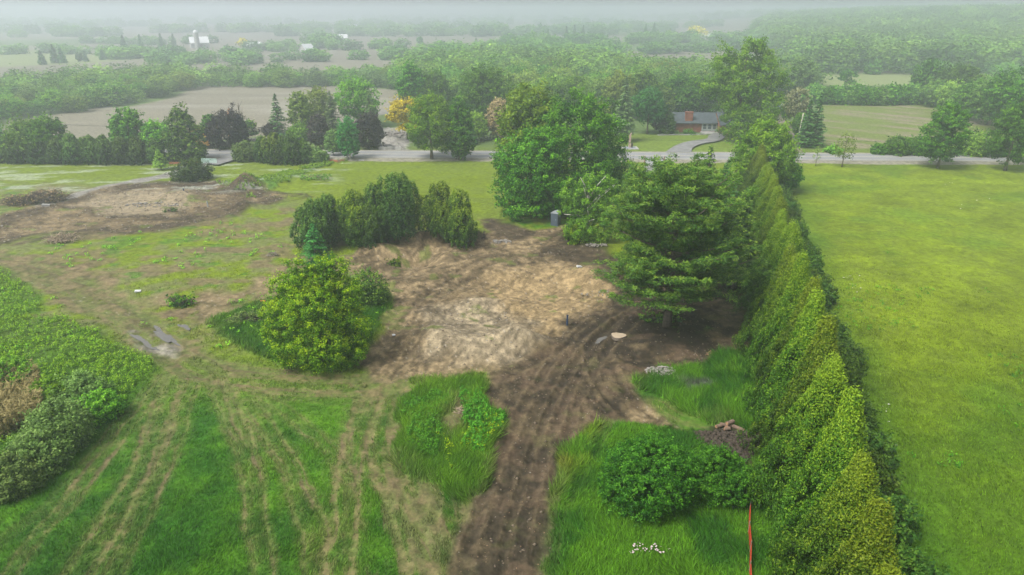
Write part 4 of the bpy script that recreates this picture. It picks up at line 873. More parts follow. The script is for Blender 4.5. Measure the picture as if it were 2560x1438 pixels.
for i, yc in enumerate(rows):
    x = 9.8+0.285*yc+rr.uniform(-.35, .35); me, tm = cedv[(i*5+i//6) % 6]
    lab = '%s yellow-green cedar of the long row on the right, counted from the front' % ordn[i]
    t = thing('row_cedar', lab, 'tree', (x, yc, gz(x, yc)-.05), rr.uniform(0, 6.28), 'long cedar row along the right field')
    s = rr.uniform(.90, 1.10)*(1.0-0.16*min(1, max(0, (yc-75)/35))); t.scale = (rr.uniform(.92, 1.08), rr.uniform(.92, 1.08), s)
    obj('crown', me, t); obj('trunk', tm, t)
fm = []
for k in range(3):
    rng = np.random.default_rng(800+k); fm.append(mesh_crown('foot_shrub', lobed_crown(rng, std_lobes(rng, 3.0, 4.6, 0, 'mound'), .45, 9000, .26, .1, dens=1), PAL['cedard']))
for i in range(20):
    yc = 31+i*4.9+rr.uniform(-1, 1); x = 10.4+0.285*yc+3.9+rr.uniform(-.3, .5)
    t = thing('foot_shrub', '%s low dark shrub along the field side of the cedar row, counted from the front' % ordn[i], 'shrub', (x, yc, gz(x, yc)-.05), rr.uniform(0, 6.28), 'low dark shrubs at the foot of the cedar row', me=fm[i % 3])
    t.scale = (rr.uniform(.7, 1.0), rr.uniform(.8, 1.2), rr.uniform(.7, 1.15))

# ------------------------------------------------------------------ woodland
def lowpoly(seed, kind, n, size, pal):
    rng = np.random.default_rng(seed)
    if kind == 'conifer': return conifer_crown(rng, 1.0, .42, .02, size, 16, .25, 1.0)
    return lobed_crown(rng, std_lobes(rng, 1.0, .95, .02, kind), .085, n, size, .1, .5, low=-.95)
wv = []
for k in range(9):
    kind = ['round', 'oval', 'round', 'mound', 'oval', 'round', 'tall', 'round', 'oval'][k]
    res = lowpoly(900+k, kind, 3200, .052, None); wv.append(mesh_np('woodland_tree', res[0], res[1], PAL[['wood_a', 'wood_b', 'maple', 'wood_b', 'sage', 'willow', 'wood_a', 'fresh', 'wood_b'][k]], tone=res[2]))
res = lowpoly(950, 'conifer', 0, .085, None); wcon = mesh_np('woodland_conifer', res[0], res[1], PAL['spruce'], tone=res[2])
def scatter(poly, sp, seed, world=False):
    pts = poly if world else [PZ(a, b) for a, b in poly]; p = np.array(pts); rng = np.random.default_rng(seed)
    gx, gy = np.meshgrid(np.arange(p[:, 0].min(), p[:, 0].max(), sp), np.arange(p[:, 1].min(), p[:, 1].max(), sp*.9))
    gx = gx.ravel()+rng.uniform(-.4, .4, gx.size)*sp; gy = gy.ravel()+rng.uniform(-.4, .4, gy.size)*sp
    m = poly_sd(gx, gy, pts) > 0; return list(zip(gx[m], gy[m]))
bands = [
    ('left', scatter([(-160, 334), (15, 305), (330, 264), (480, 220), (880, 216), (1000, 222), (1000, 196), (860, 202), (600, 202), (430, 192), (200, 208), (0, 228), (-200, 232)], 8.5, 1), 'rounded tree in the hazy wood along the far side of the left ploughed field', 'hazy wood beyond the left ploughed field', (5, 9)),
    ('mid', scatter([(1000, 222), (1060, 262), (1200, 292), (1540, 296), (1780, 286), (1800, 200), (1560, 188), (1500, 172), (1250, 158), (1000, 186)], 9.5, 2), 'tree in the hazy wood behind the giant maple and the brick house', 'hazy wood behind the road', (8, 13)),
    ('right', scatter([(1950, 232), (2010, 236), (2020, 215), (1960, 190), (1800, 200), (1800, 285), (1900, 262)], 9.5, 4), 'tree in the hazy wood right behind the silver maple', 'hazy wood behind the silver maple', (8, 13)),
    ('hill', scatter([(168, 402), (330, 402), (560, 640), (900, 1050), (1000, 1500), (520, 1500), (330, 1000), (215, 560)], 14.5, 3, True), 'tree on the hazy wooded hillside at the upper right', 'hazy wooded hillside', (11, 17)),
]
allp = []
for nm, pts, lab, grp, hr in bands:
    for x, y in pts: allp.append((math.hypot(x, y), x, y, lab, grp, hr, nm))
# open far tree lines, given where they stand
lines = [([(580, 160), (760, 154), (1000, 150)], 10, (10, 14)), ([(380, 152), (470, 160), (620, 150)], 10, (9, 13)), ([(-100, 140), (150, 132), (400, 140)], 11, (8, 13)), ([(300, 146), (640, 146)], 10, (10, 14)),
         ([(1540, 136), (1800, 130), (2040, 136)], 11, (11, 16)), ([(640, 128), (900, 126), (1020, 118)], 13, (9, 15)), ([(1000, 150), (1250, 132), (1540, 150)], 9, (12, 18)), ([(1020, 158), (1300, 142), (1560, 160)], 9, (12, 18)),
         ([(1250, 118), (1500, 112), (1700, 108), (2040, 110)], 12, (14, 20)), ([(1300, 128), (1540, 122)], 10, (12, 18)), ([(1560, 108), (2040, 118)], 14, (12, 18)), ([(200, 106), (420, 112), (520, 108)], 14, (9, 14)), ([(700, 110), (860, 112)], 12, (14, 20)), ([(720, 118), (850, 122)], 12, (12, 18)),
         ([(1880, 160), (2100, 178), (2500, 186)], 9, (8, 12))]
rngw = np.random.default_rng(77); farp = []
for pl, sp, hr in lines:
    q = [PZ(a, b) for a, b in pl]
    for (ax, ay), (bx, by) in zip(q[:-1], q[1:]):
        n = max(2, int(math.hypot(bx-ax, by-ay)/sp*1.6))
        for k in range(n):
            t_ = rngw.random(); farp.append((ax+(bx-ax)*t_+rngw.normal(0, 5), ay+(by-ay)*t_+rngw.normal(0, 7), rngw.uniform(*hr)*.62))
for Yb in (1010, 1180, 1380, 1620, 1900, 2250, 2750, 3400, 4300):
    sp = 12+Yb*0.010; n = int(2*Yb*0.92/sp); ph = rngw.random()*50
    for k in range(n):
        x = -Yb*.92+k*sp; g = vnoise(np.array([x/170.+ph]), np.array([Yb/100.]), 5)[0]
        if g < 0.45 and Yb < 2500: continue
        for r_ in range(2): farp.append((x+rngw.normal(0, sp*.5), Yb+rngw.normal(0, 22), rngw.uniform(7, 13)+Yb*.002))
allp.sort(key=lambda a: a[0])
vis = [a for a in allp if abs(math.atan2(a[1], a[2])) < math.radians(38.5)]
hidden = [a for a in allp if not abs(math.atan2(a[1], a[2])) < math.radians(38.5)]
NIND = 285
rw = random.Random(8)
for i, (d, x, y, lab, grp, hr, nm) in enumerate(vis[:NIND]):
    h = rw.uniform(*hr); con = rw.random() < (0.10 if nm == 'mid' else 0.04)
    o = thing('woodland_conifer' if con else 'woodland_tree', (lab if not con else 'dark conifer'+lab[lab.index(' in the'):] if ' in the' in lab else lab), 'tree', (x, y, gz(x, y)-.3), rw.uniform(0, 6.28), grp+(' conifers' if con else ''), me=wcon if con else wv[rw.randrange(9)])
    w = h*rw.uniform(.95, 1.4)*(1.25 if nm == 'left' else 1) if not con else h*1.25; o.scale = (w, w*rw.uniform(.9, 1.1), h)
def merge_woods(name, pts, pal, n, size, seed, label):
    """everything too far or too many to count: one mesh of many crowns"""
    vs = []
    for k in range(4):
        rng = np.random.default_rng(seed+k); r = lobed_crown(rng, std_lobes(rng, 1.0, 1.0, .0, ['round', 'oval', 'mound', 'round'][k]), .12, n, size, .1, .6, low=-.95); vs.append(r)
    V, F, T = [], [], []; o = 0; rng = np.random.default_rng(seed+9)
    for x, y, h in pts:
        v, f, t = vs[rng.integers(4)]; w = h*rng.uniform(1.1, 1.8); a = rng.random()*6.28; c, s = math.cos(a), math.sin(a)
        q = np.stack([(v[:, 0]*c-v[:, 1]*s)*w+x, (v[:, 0]*s+v[:, 1]*c)*w+y, v[:, 2]*h+gz(x, y)-.3], 1)
        V.append(q); F.append(f+o); T.append(np.clip(t*.7+rng.uniform(-.15, .45), 0, 1)); o += len(v)
    ob = obj(name, mesh_np(name, np.vstack(V), np.vstack(F), PAL[pal], tone=np.concatenate(T)))
    ob['kind'] = 'stuff'; ob['label'] = label; ob['category'] = 'woods'; return ob
rest = [(x, y, rw.uniform(*hr)) for d, x, y, lab, grp, hr, nm in vis[NIND:] + hidden[::2]]
merge_woods('distant_woods', [p for i, p in enumerate(rest) if i % 3], 'wood_a', 620, .09, 1200, 'hazy darker trees of the woods further off')
merge_woods('distant_woods', rest[::3], 'wood_b', 620, .09, 1300, 'hazy paler trees of the woods further off')
merge_woods('distant_tree_lines', farp, 'wood_a', 240, .14, 1400, 'faint tree lines fading into the haze at the horizon')
# lone far conifers and the pale yellow tree among the distant farms
for px, yb, yt, w, p, lab in [(103, 162, 126, 22, 'spruce', 'first far conifer in the pale field at the far left'), (134, 158, 112, 24, 'spruce', 'taller far conifer left of its twin in the far left field'), (153, 158, 120, 24, 'spruce', 'far conifer right of the taller one in the far left field'), (198, 154, 132, 14, 'deep', 'small far round tree in the far left field'), (213, 154, 128, 14, 'spruce', 'small far conifer in the far left field'), (255, 150, 124, 16, 'spruce', 'far conifer near the hazy farm lane'), (308, 128, 88, 22, 'spruce', 'leftmost of the hazy conifers above the farm fields'), (350, 122, 86, 18, 'spruce', 'second of the hazy conifers above the farm fields'), (402, 122, 84, 20, 'spruce', 'third of the hazy conifers above the farm fields'), (433, 116, 84, 14, 'spruce', 'fourth of the hazy conifers above the farm fields'), (314, 134, 104, 14, 'spruce', 'short hazy conifer below the leftmost of the hazy row'), (608, 118, 98, 28, 'yellow', 'pale yellow tree beside a far white farmhouse'), (1190, 122, 96, 22, 'spruce', 'hazy conifer at the edge of the far taupe field'), (1370, 112, 72, 14, 'spruce', 'slender far spruce left of the spruce group'), (1416, 104, 66, 16, 'spruce', 'far spruce at the left of the hazy spruce group'), (1436, 102, 62, 16, 'spruce', 'far spruce in the middle of the hazy spruce group'), (1458, 100, 62, 14, 'spruce', 'far spruce at the right of the hazy spruce group'), (1614, 100, 60, 18, 'spruce', 'left one of two far spruces above the right woods'), (1635, 98, 56, 20, 'spruce', 'right one of two far spruces above the right woods'), (1050, 112, 92, 14, 'deep', 'small far round tree in the taupe field'), (1745, 100, 68, 46, 'yellow', 'dull yellow far tree in the hazy right woods'), (1730, 104, 76, 34, 'deep', 'far rounded tree left of the dull yellow one'), (1972, 96, 70, 26, 'deep', 'far round tree left of the pair above the hillside fields')]:
    tree('conifer' if p == 'spruce' else 'round', px, yb, yt, w, p, lab, 'far_conifer' if p == 'spruce' else 'far_tree', 'tree', nleaf=900, size=1.6, base=0.02, limbs=0, dens=2.0 if p == 'spruce' else 1.0)
# ------------------------------------------------------------------ low growth: stuff
def plant_points(name, n, seed, soft=0):
    pts = WP(Z[name]) if isinstance(name, str) else name
    p = np.array(pts); rng = np.random.default_rng(seed)
    X = rng.uniform(p[:, 0].min(), p[:, 0].max(), n); Y = rng.uniform(p[:, 1].min(), p[:, 1].max(), n)
    wx = (fbm(X/3.1, Y/3.1, 3, 1)-0.5)*3.2; wy = (fbm(X/3.1, Y/3.1, 3, 2)-0.5)*3.2
    m = poly_sd(X+wx, Y+wy, pts) > soft; return X[m], Y[m]
def grass_mesh(name, X, Y, h, w, seed, label, lean=0.8, k=3, bright=1.5, vary=0.3, limit=None, fade=1e6):
    """leaning blades whose colour is that of the turf they grow from"""
    rng = np.random.default_rng(seed); col, z, tall = ground_cols(X, Y)
    m = (tall > 0.55) & (rng.random(len(X)) < 1-sstep(0.55, 1.0, np.hypot(X, Y)/fade)) & (col[:, 1] > col[:, 0]*1.12)
    if limit is not None: m &= limit
    X, Y, z, col = X[m], Y[m], z[m], col[m]; n = len(X)*k
    X = np.repeat(X, k)+rng.normal(0, .10, n); Y = np.repeat(Y, k)+rng.normal(0, .10, n); z = np.repeat(z, k)-.03; col = np.repeat(col, k, 0)
    wind = (vnoise(X/2.5, Y/2.5, 55)*2.4+.3)+rng.normal(0, .7, n); hh = h*(0.5+rng.random(n))*(0.6+0.8*vnoise(X/1.6, Y/1.6, 56)); ln = lean*(0.5+rng.random(n))
    tx = np.cos(wind)*hh*ln; ty = np.sin(wind)*hh*ln; a = rng.random(n)*6.28; ww = w*(.6+.8*rng.random(n))
    bx = np.cos(a)*ww*.5; by = np.sin(a)*ww*.5
    V = np.stack([np.stack([X-bx, Y-by, z], 1), np.stack([X+bx, Y+by, z], 1), np.stack([X+tx, Y+ty, z+hh], 1)], 1).reshape(-1, 3)
    cv = np.repeat(np.clip(col*bright*(1+vary*rng.normal(0, 1, n))[:, None], .004, .7), 3, 0)
    o = obj(name, mesh_np(name, V, np.arange(n*3).reshape(n, 3), MGRASS, col=cv)); o['kind'] = 'stuff'; o['label'] = label; o['category'] = 'grass'; return o
MGRASS = mat_vcol('grass_blades', 0.7, 0, 0.35, fine=False)
rng = np.random.default_rng(31)
def fan(n, y0, y1, a0, a1, seed):
    rng = np.random.default_rng(seed); r = np.sqrt(rng.uniform(y0*y0, y1*y1, n)); a = np.radians(rng.uniform(a0, a1, n)); return r*np.sin(a), r*np.cos(a)
X, Y = fan(150000, 29, 62, -46, 16, 1); grass_mesh('lush_grass', X, Y, .18, .065, 2, 'short lush grass of the lower left slope', k=2, fade=66)
X, Y = fan(70000, 58, 105, -44, 5, 3); grass_mesh('meadow_grass', X, Y, .15, .11, 4, 'tussocky meadow grass left of the clearing', k=2, fade=112)
X, Y = fan(150000, 29, 110, 17, 46, 5); grass_mesh('field_grass', X, Y, .15, .09, 6, 'long grass of the bright right field', k=2, limit=(X > 13+0.28*Y), fade=112)
for nm, n, h, s in (('centre_island', 18000, .45, 7), ('right_grass', 12000, .50, 8), ('bush_island', 16000, .40, 9), ('right_grass2', 26000, .28, 10), ('strip', 3500, .45, 11), ('under_pine', 1500, .4, 12)):
    X, Y = plant_points(nm, n, s); grass_mesh('tall_grass', X, Y, h, .085, s+50, {'centre_island': 'wind combed tall grass on the central island', 'right_grass': 'bright tall grass between mud and cedar row', 'bush_island': 'dark tall grass around the box elder', 'right_grass2': 'dark tall grass around the glossy shrubs', 'strip': 'narrow strip of tall grass beside the mud track', 'under_pine': 'grass at the foot of the great pine'}[nm], lean=1.1, k=3)
def weeds(name, X, Y, h, pal, seed, label, n=14, size=.2, r=.22, asp=.45):
    rng = np.random.default_rng(seed); P_ = []; D_ = []; T_ = []
    zz = base_z(X, Y)
    for x, y, z in zip(X, Y, zz):
        hh = h*(.6+.7*rng.random()); u = rng.random(n)**.7; a = rng.random(n)*6.28; q = r*(1-.55*u)*(.5+rng.random(n))
        P_.append(np.stack([x+np.cos(a)*q, y+np.sin(a)*q, z+hh*u], 1)); D_.append(np.stack([np.cos(a)*.6, np.sin(a)*.6, np.full(n, .7)], 1)); T_.append(np.clip(u*.75+.2*rng.random()+rng.normal(0, .1, n), 0, 1))
    res = leaves(rng, np.vstack(P_), np.vstack(D_), size, asp, np.concatenate(T_), .3, .4, np.vstack(D_)+np.array((0, 0, .8)))
    o = obj(name, mesh_np(name, res[0], res[1], PAL[pal], tone=res[2])); o['kind'] = 'stuff'; o['label'] = label; o['category'] = 'weeds'; return o
X, Y = plant_points('weeds', 13000, 21, .4); m = vnoise(X/2.4, Y/2.4, 57) > .20; X, Y = X[m], Y[m]
k = vnoise(X/4.5, Y/4.5, 58) > .5
weeds('tall_weeds', X[k], Y[k], .72, 'weed', 22, 'bright leafy weeds covering the bank at the left edge')
weeds('tall_weeds', X[~k], Y[~k], .65, 'fresh2', 23, 'darker leafy weeds mixed into the bank at the left edge')
X, Y = plant_points(WP([(1010, 1000), (1100, 990), (1120, 1080), (1080, 1150), (1010, 1100)]), 700, 24, 0); weeds('island_weeds', X, Y, .6, 'shrub', 25, 'dark leafy weeds on the left of the central island', 16, .17)
X, Y = plant_points(WP([(1150, 990), (1210, 985), (1262, 1060), (1225, 1150), (1190, 1130), (1160, 1060)]), 900, 26, 0); weeds('island_weeds', X, Y, .85, 'shrub', 27, 'glossy green weeds on the right of the central island', 18, .2)
X, Y = plant_points(WP([(1060, 1080), (1110, 1080), (1130, 1180), (1090, 1190), (1220, 1040), (1260, 1070), (1230, 1140)]), 420, 28, 0); weeds('island_weeds', X, Y, .8, 'lime', 29, 'yellow-green weeds on the central island', 16, .17)
X, Y = plant_points(WP([(0, 960), (90, 955), (105, 1010), (75, 1085), (0, 1110), (-60, 1100)]), 3800, 30, 0); weeds('dry_reeds', X, Y, 2.1, 'reed', 31, 'dry tan reeds at the left edge behind grey-green shrubs', 14, .5, .12, .14)
X, Y = plant_points('bank', 5200, 32, 0); m = vnoise(X/4, Y/2.5, 66) > .45; weeds('bank_weeds', X[m], Y[m], .6, 'weed', 33, 'patchy green weeds on the bank beyond the left pit', 10, .3)
X, Y = fan(900, 62, 120, -44, -4, 41); c_, z_, t_ = ground_cols(X, Y); m = (vnoise(X/6, Y/6, 67) > .58) & (t_ > .3); weeds('meadow_weeds', X[m], Y[m], .45, 'weed', 42, 'scattered green weed tufts in the worn meadow', 14, .3, .4)
X, Y = fan(900, 55, 110, 18, 42, 43); m = (X > 15+.29*Y) & (vnoise(X/5, Y/5, 68) > .72)
weeds('field_weeds', X[m], Y[m], .35, 'deep', 44, 'small darker tufts scattered in the bright right field', 10, .25, .4)
# blossoms, gravel and litter: countless tiny pieces
def specks(name, X, Y, mat, size, seed, label, h=.0, flat=.4, cat='debris'):
    rng = np.random.default_rng(seed); n = len(X); z = ground_cols(X, Y)[1]+h; base = np.array([(1, 0, 0), (0, 1, 0), (-1, 0, 0), (0, -1, 0), (0, 0, 1), (0, 0, -1)], float)
    s = size*(.4+1.1*rng.random(n)**2); V = base[None]*(1+rng.normal(0, .25, (n, 6, 3)))*s[:, None, None]*np.array([1, 1, flat]); V += rng.normal(0, .1, (n, 6, 3))*s[:, None, None]
    V += np.stack([X, Y, z], 1)[:, None, :]; F = np.array([(0, 1, 4), (1, 2, 4), (2, 3, 4), (3, 0, 4), (1, 0, 5), (2, 1, 5), (3, 2, 5), (0, 3, 5)])
    Fq = (F[None]+np.arange(n)[:, None, None]*6).reshape(-1, 3)
    o = obj(name, mesh_np(name, V.reshape(-1, 3), Fq, mat)); o['kind'] = 'stuff'; o['label'] = label; o['category'] = cat; return o
m_stone = mat_plain('pale_rubble', (0.21, 0.19, 0.16), .9, .35, 5); m_dark = mat_plain('dark_clod', (0.045, 0.034, 0.026), .95, .4, 5); m_clod = mat_plain('brown_clod', (0.11, 0.085, 0.06), .95, .4, 5); m_white = mat_plain('white_blossom', (0.5, 0.5, 0.46), .8, .1, 5)
m_wood = mat_plain('split_wood', (0.26, 0.15, 0.085), .85, .3, 6); m_chip = mat_plain('wood_chips', (0.16, 0.105, 0.06), .9, .4, 6)
X, Y = plant_points('clearing', 700, 61); specks('scattered_stones', X, Y, m_stone, .07, 62, 'pale pebbles scattered over the main clearing')
X, Y = plant_points('clearing', 4500, 63); specks('soil_clods', X, Y, m_clod, .11, 64, 'dark clods of earth over the main clearing', flat=.6)
X, Y = plant_points('mud', 2600, 65); specks('wood_chips', X, Y, m_chip, .06, 66, 'brown wood chips over the dark mud')
X, Y = plant_points('left_dirt', 1500, 67); specks('scattered_stones', X, Y, m_stone, .16, 68, 'pale pebbles over the left bare pit')
X, Y = plant_points('left_dirt', 2600, 69); specks('soil_clods', X, Y, m_clod, .16, 70, 'dark clods over the left bare pit', flat=.6)
X, Y = plant_points('gravel', 300, 71); specks('scattered_stones', X, Y, m_stone, .10, 72, 'rubble on the grey heap of the main clearing')
X, Y = plant_points('black_debris', 1500, 73); specks('burnt_debris', X, Y, m_dark, .2, 74, 'black burnt debris beside the glossy shrubs', flat=.7)
X, Y = plant_points(WP([(2110, 1010), (2230, 990), (2260, 1120), (2200, 1180), (2120, 1130)]), 130, 75, 0); m = vnoise(X/1.2, Y/1.2, 69) > .5; specks('white_flowers', X[m], Y[m], m_white, .07, 76, 'white flowers dotted in the right field', .25, cat='flowers')
X, Y = plant_points(WP([(1570, 1372), (1720, 1372), (1720, 1400), (1570, 1400)]), 150, 77, 0); m = vnoise(X/.6, Y/.6, 70) > .55; specks('pink_flowers', X[m], Y[m], mat_plain('pale_pink_petals', (.45, .36, .36), .8, .1, 5), .075, 78, 'pale pink flowers near the bottom edge', .4, cat='flowers')
for k, poly in enumerate([[(2380, 498), (2480, 498), (2490, 530), (2390, 525)], [(2100, 680), (2160, 700), (2150, 745), (2110, 740)], [(2360, 450), (2380, 448), (2390, 470), (2370, 472)]]):
    X, Y = plant_points(WP(poly), 70, 79+k, 0); m = vnoise(X/1.5, Y/1.5, 71) > .55; specks('white_flowers', X[m], Y[m], m_white, .10, 82+k, ['white flowers in the upper right of the field', 'white flowers near the middle of the cedar row', 'small white patch of flowers high in the right field'][k], .2, cat='flowers')

# ------------------------------------------------------------------ brick house
brick = mat_plain('red_brick', (0.18, 0.072, 0.044), .9, .25, 1.5); roofm = mat_plain('grey_shingles', (0.050, 0.062, 0.068), .9, .3, 1.2); trim = mat_plain('pale_trim', (0.34, 0.36, 0.33), .7, .1, 2)
glass = mat_plain('window_glass', (0.05, 0.07, 0.08), .15, .1, 1, spec=.6); stucco = mat_plain('grey_green_panel', (0.26, 0.30, 0.27), .85, .15, 2); garage = mat_plain('tan_garage_door', (0.42, 0.22, 0.10), .7, .12, 2); concrete = mat_plain('pale_concrete', (0.29, 0.285, 0.265), .9, .2, 1)
bx, by, _ = P(1684, 331); bz = gz(bx+6, by+3)+.02
t = thing('brick_house', 'low red brick house with a grey roof, brick chimney and tan garage door', 'house', (bx, by, bz), math.radians(-3))
Lh = 12.4
mb = MB(); mb.box(0, Lh, 0, 8, 0, 2.9); mb.box(Lh, Lh+7.5, -2.6, 8, 0, 2.7); mb.add([(0, 0, 2.9), (0, 8, 2.9), (0, 4, 5.0)], [(0, 1, 2)]); mb.add([(Lh+7.5, -2.6, 2.7), (Lh+7.5, 8, 2.7), (Lh+7.5, 3, 5.2)], [(0, 1, 2)])
mb.add([(Lh, -2.6, 2.7), (Lh, 8, 2.7), (Lh, 3, 5.2)], [(0, 2, 1)])
for k in (3.0, 5.6): mb.box(k, k+.12, -.07, 0, 0, 2.85)
obj('wall', mb.mesh('brick_wall', brick), t)
def gable(x0, x1, y0, y1, ze, zr, ov=.6, th=.16):
    ym = (y0+y1)/2; sl_ = (zr-ze)/(ym-y0); a, b = y0-ov, y1+ov; za = ze-ov*sl_
    v = [(x0, a, za), (x1, a, za), (x0, ym, zr), (x1, ym, zr), (x0, b, za), (x1, b, za)]; v += [(x, y, z+th) for x, y, z in v]
    return v, [(6, 7, 9, 8), (8, 9, 11, 10), (0, 2, 3, 1), (2, 4, 5, 3), (0, 1, 7, 6), (4, 10, 11, 5), (0, 6, 8, 2), (2, 8, 10, 4), (1, 3, 9, 7), (3, 5, 11, 9)]
mb = MB(); v, f = gable(-.7, Lh-.02, 0, 8, 2.92, 5.05); mb.add(v, f); v, f = gable(Lh, Lh+8.2, -2.6, 8.6, 2.72, 5.3); mb.add(v, f)
rf = obj('roof', mb.mesh('house_roof', roofm), t)
mb = MB(); mb.box(3.1, 5.2, .25, 1.5, 2.8, 5.6); mb.box(3.0, 5.3, .15, 1.6, 5.6, 5.75); obj('chimney', mb.mesh('chimney', brick), rf)
mb = MB(); mb.box(7.9, Lh-.05, -.10, 0, .5, 2.75); obj('front_panel', mb.mesh('front_panel', stucco), t)
for k, x in enumerate((8.2, 9.6, 11.0)):
    mb = MB(); mb.box(x, x+1.1, -.16, -.10, .9, 2.5); w = obj('window', mb.mesh('window_frame', trim), t)
    mb = MB(); mb.box(x+.12, x+.98, -.19, -.16, 1.02, 2.38); obj('pane', mb.mesh('window_pane', glass), w)
    mb = MB(); mb.box(x+.10, x+1.0, -.21, -.19, 1.66, 1.72); obj('glazing_bar', mb.mesh('glazing_bar', trim), w)
mb = MB(); mb.box(Lh+.8, Lh+5.6, -2.68, -2.6, 0, 2.3)
for z in (.55, 1.1, 1.65): mb.box(Lh+.85, Lh+5.55, -2.72, -2.68, z, z+.04)
obj('garage_door', mb.mesh('garage_door', garage), t)
mb = MB(); mb.box(7.6, Lh-.1, -2.2, -.22, 0, .35); mb.box(8.4, 10.4, -2.6, -2.2, 0, .18); obj('porch', mb.mesh('porch', concrete), t)
# low stone bed edging and planting before the house
mb = MB(); rr = random.Random(5)
for k in range(46):
    q = k/45; x = -5.5+q*14; y = -5.6+1.6*q+math.sin(q*7)*.25; mb.box(-.22, .22, -.13, .13, 0, .28, rr.random()*.6, (bx+x, by+y, gz(bx+x, by+y)))
thing('stone_edging', 'curved low stone edging of the flower bed before the brick house', 'edging', me=mb.mesh('stone_edging', concrete))
for i, (dx, dy, w, lab) in enumerate([(-3.2, -4.0, 2.2, 'grey-green low plant at the left end of the bed before the brick house'), (-.4, -3.4, 2.6, 'silvery low plant in the middle of the bed before the brick house'), (3.6, -3.0, 4.4, 'dark green low bush in the bed before the brick house wall')]):
    rng = rngn(); t = thing('garden_plant', lab, 'plant', (bx+dx, by+dy, gz(bx+dx, by+dy))); obj('leaves', mesh_crown('garden_leaves', lobed_crown(rng, std_lobes(rng, .9 if i < 2 else 1.2, w, 0, 'mound'), .3, 2200, .2), PAL['sage' if i < 2 else 'deep']), t)
# pale boulders and shed behind the house
sx, sy, _ = P(1712, 281)
t = thing('garden_shed', 'pale shed and fence boards seen just above the brick house roof', 'shed', (sx, sy, gz(sx, sy)), .1); mb = MB(); mb.box(0, 5, 0, 3, 0, 2.2); obj('wall', mb.mesh('shed_wall', trim), t)
mb = MB(); v, f = gable(-.3, 5.3, 0, 3, 2.22, 3.1, .3, .1); mb.add(v, f); obj('roof', mb.mesh('shed_roof', concrete), t)
sx, sy, _ = P(1788, 279)
t = thing('garden_shed', 'pale outbuilding partly behind the silver maple crown', 'shed', (sx, sy, gz(sx, sy)), -.1); mb = MB(); mb.box(-1, 6, 0, 4, 0, 2.5); obj('wall', mb.mesh('shed_wall', trim), t)
mb = MB(); v, f = gable(-1.3, 6.3, 0, 4, 2.52, 3.6, .3, .1); mb.add(v, f); obj('roof', mb.mesh('shed_roof', concrete), t)

# ------------------------------------------------------------------ small structures and furniture
# sculpture on its pad
x, y, _ = P(1574, 371); z = gz(x, y)
t = thing('lawn_sculpture', 'tall pinkish wooden sculpture standing on a pale slab on the house lawn', 'sculpture', (x, y, z))
mb = MB(); mb.box(-2.1, 2.1, -1.9, 1.9, -.1, .18); obj('slab', mb.mesh('slab', concrete), t); mb = MB(); mb.box(-1.5, 1.5, -1.3, 1.3, .18, .24); obj('slab_top', mb.mesh('slab_top', mat_plain('slate_slab', (.16, .18, .2), .8, .2, 1)), t)
mb = MB(); mb.add([(-.3, -.2, .24), (.22, -.2, .24), (.22, .2, .24), (-.3, .2, .24), (-.25, -.17, 3.2), (.2, -.17, 3.6), (.2, .17, 3.6), (-.25, .17, 3.2), (.1, -.1, 3.9), (.3, -.1, 4.0), (.3, .1, 4.0), (.1, .1, 3.9)], [(0, 1, 5, 4), (1, 2, 6, 5), (2, 3, 7, 6), (3, 0, 4, 7), (4, 5, 9, 8), (5, 6, 10, 9), (6, 7, 11, 10), (7, 4, 8, 11), (8, 9, 10, 11)])
obj('column', mb.mesh('sculpture_column', mat_plain('pinkish_wood', (.33, .24, .20), .8, .15, 2)), t)
mb = MB(); mb.tube([(.5, -.2, .24), (.55, -.2, .9), (.5, -.2, 1.3), (.45, -.2, 1.5)], [.22, .26, .2, .1], 8); obj('dark_base_piece', mb.mesh('dark_base_piece', mat_plain('dark_bronze', (.04, .03, .03), .5, .2, 2)), t)
# gates
def gate(px, py, width, hgt, mat, label, yaw=0, posts=True):
    x, y, _ = P(px, py); t = thing('field_gate', label, 'gate', (x, y, gz(x, y)+.05), yaw); mb = MB()
    for k in range(6): zz = .2+k*(hgt-.25)/5; mb.tube([(-width/2, 0, zz), (width/2, 0, zz)], .045, 6)
    obj('rails', mb.mesh('gate_rails', mat), t); mb = MB()
    for xx in (-width/2, 0, width/2): mb.tube([(xx, 0, .15), (xx, 0, hgt)], .05, 6)
    obj('uprights', mb.mesh('gate_uprights', mat), t)
    if posts:
        for xx in (-width/2-.35, width/2+.35): mb = MB(); mb.tube([(xx, 0, 0), (xx, 0, hgt+1.0)], .11, 7); obj('post', mb.mesh('gate_post', m_rust), t)
m_rust = mat_plain('brown_wood_post', (.20, .10, .07), .85, .3, 3); m_galv = mat_plain('galvanised_tube', (.50, .52, .54), .5, .1, 2, .3); m_mint = mat_plain('pale_green_paint', (.42, .60, .52), .6, .1, 2)
gate(1635, 417, 3.7, 1.35, m_galv, 'grey metal farm gate below the road near the giant maple', -.03)
gate(524, 411, 3.6, 1.3, m_mint, 'pale green metal farm gate at the left lane', -.12, False)
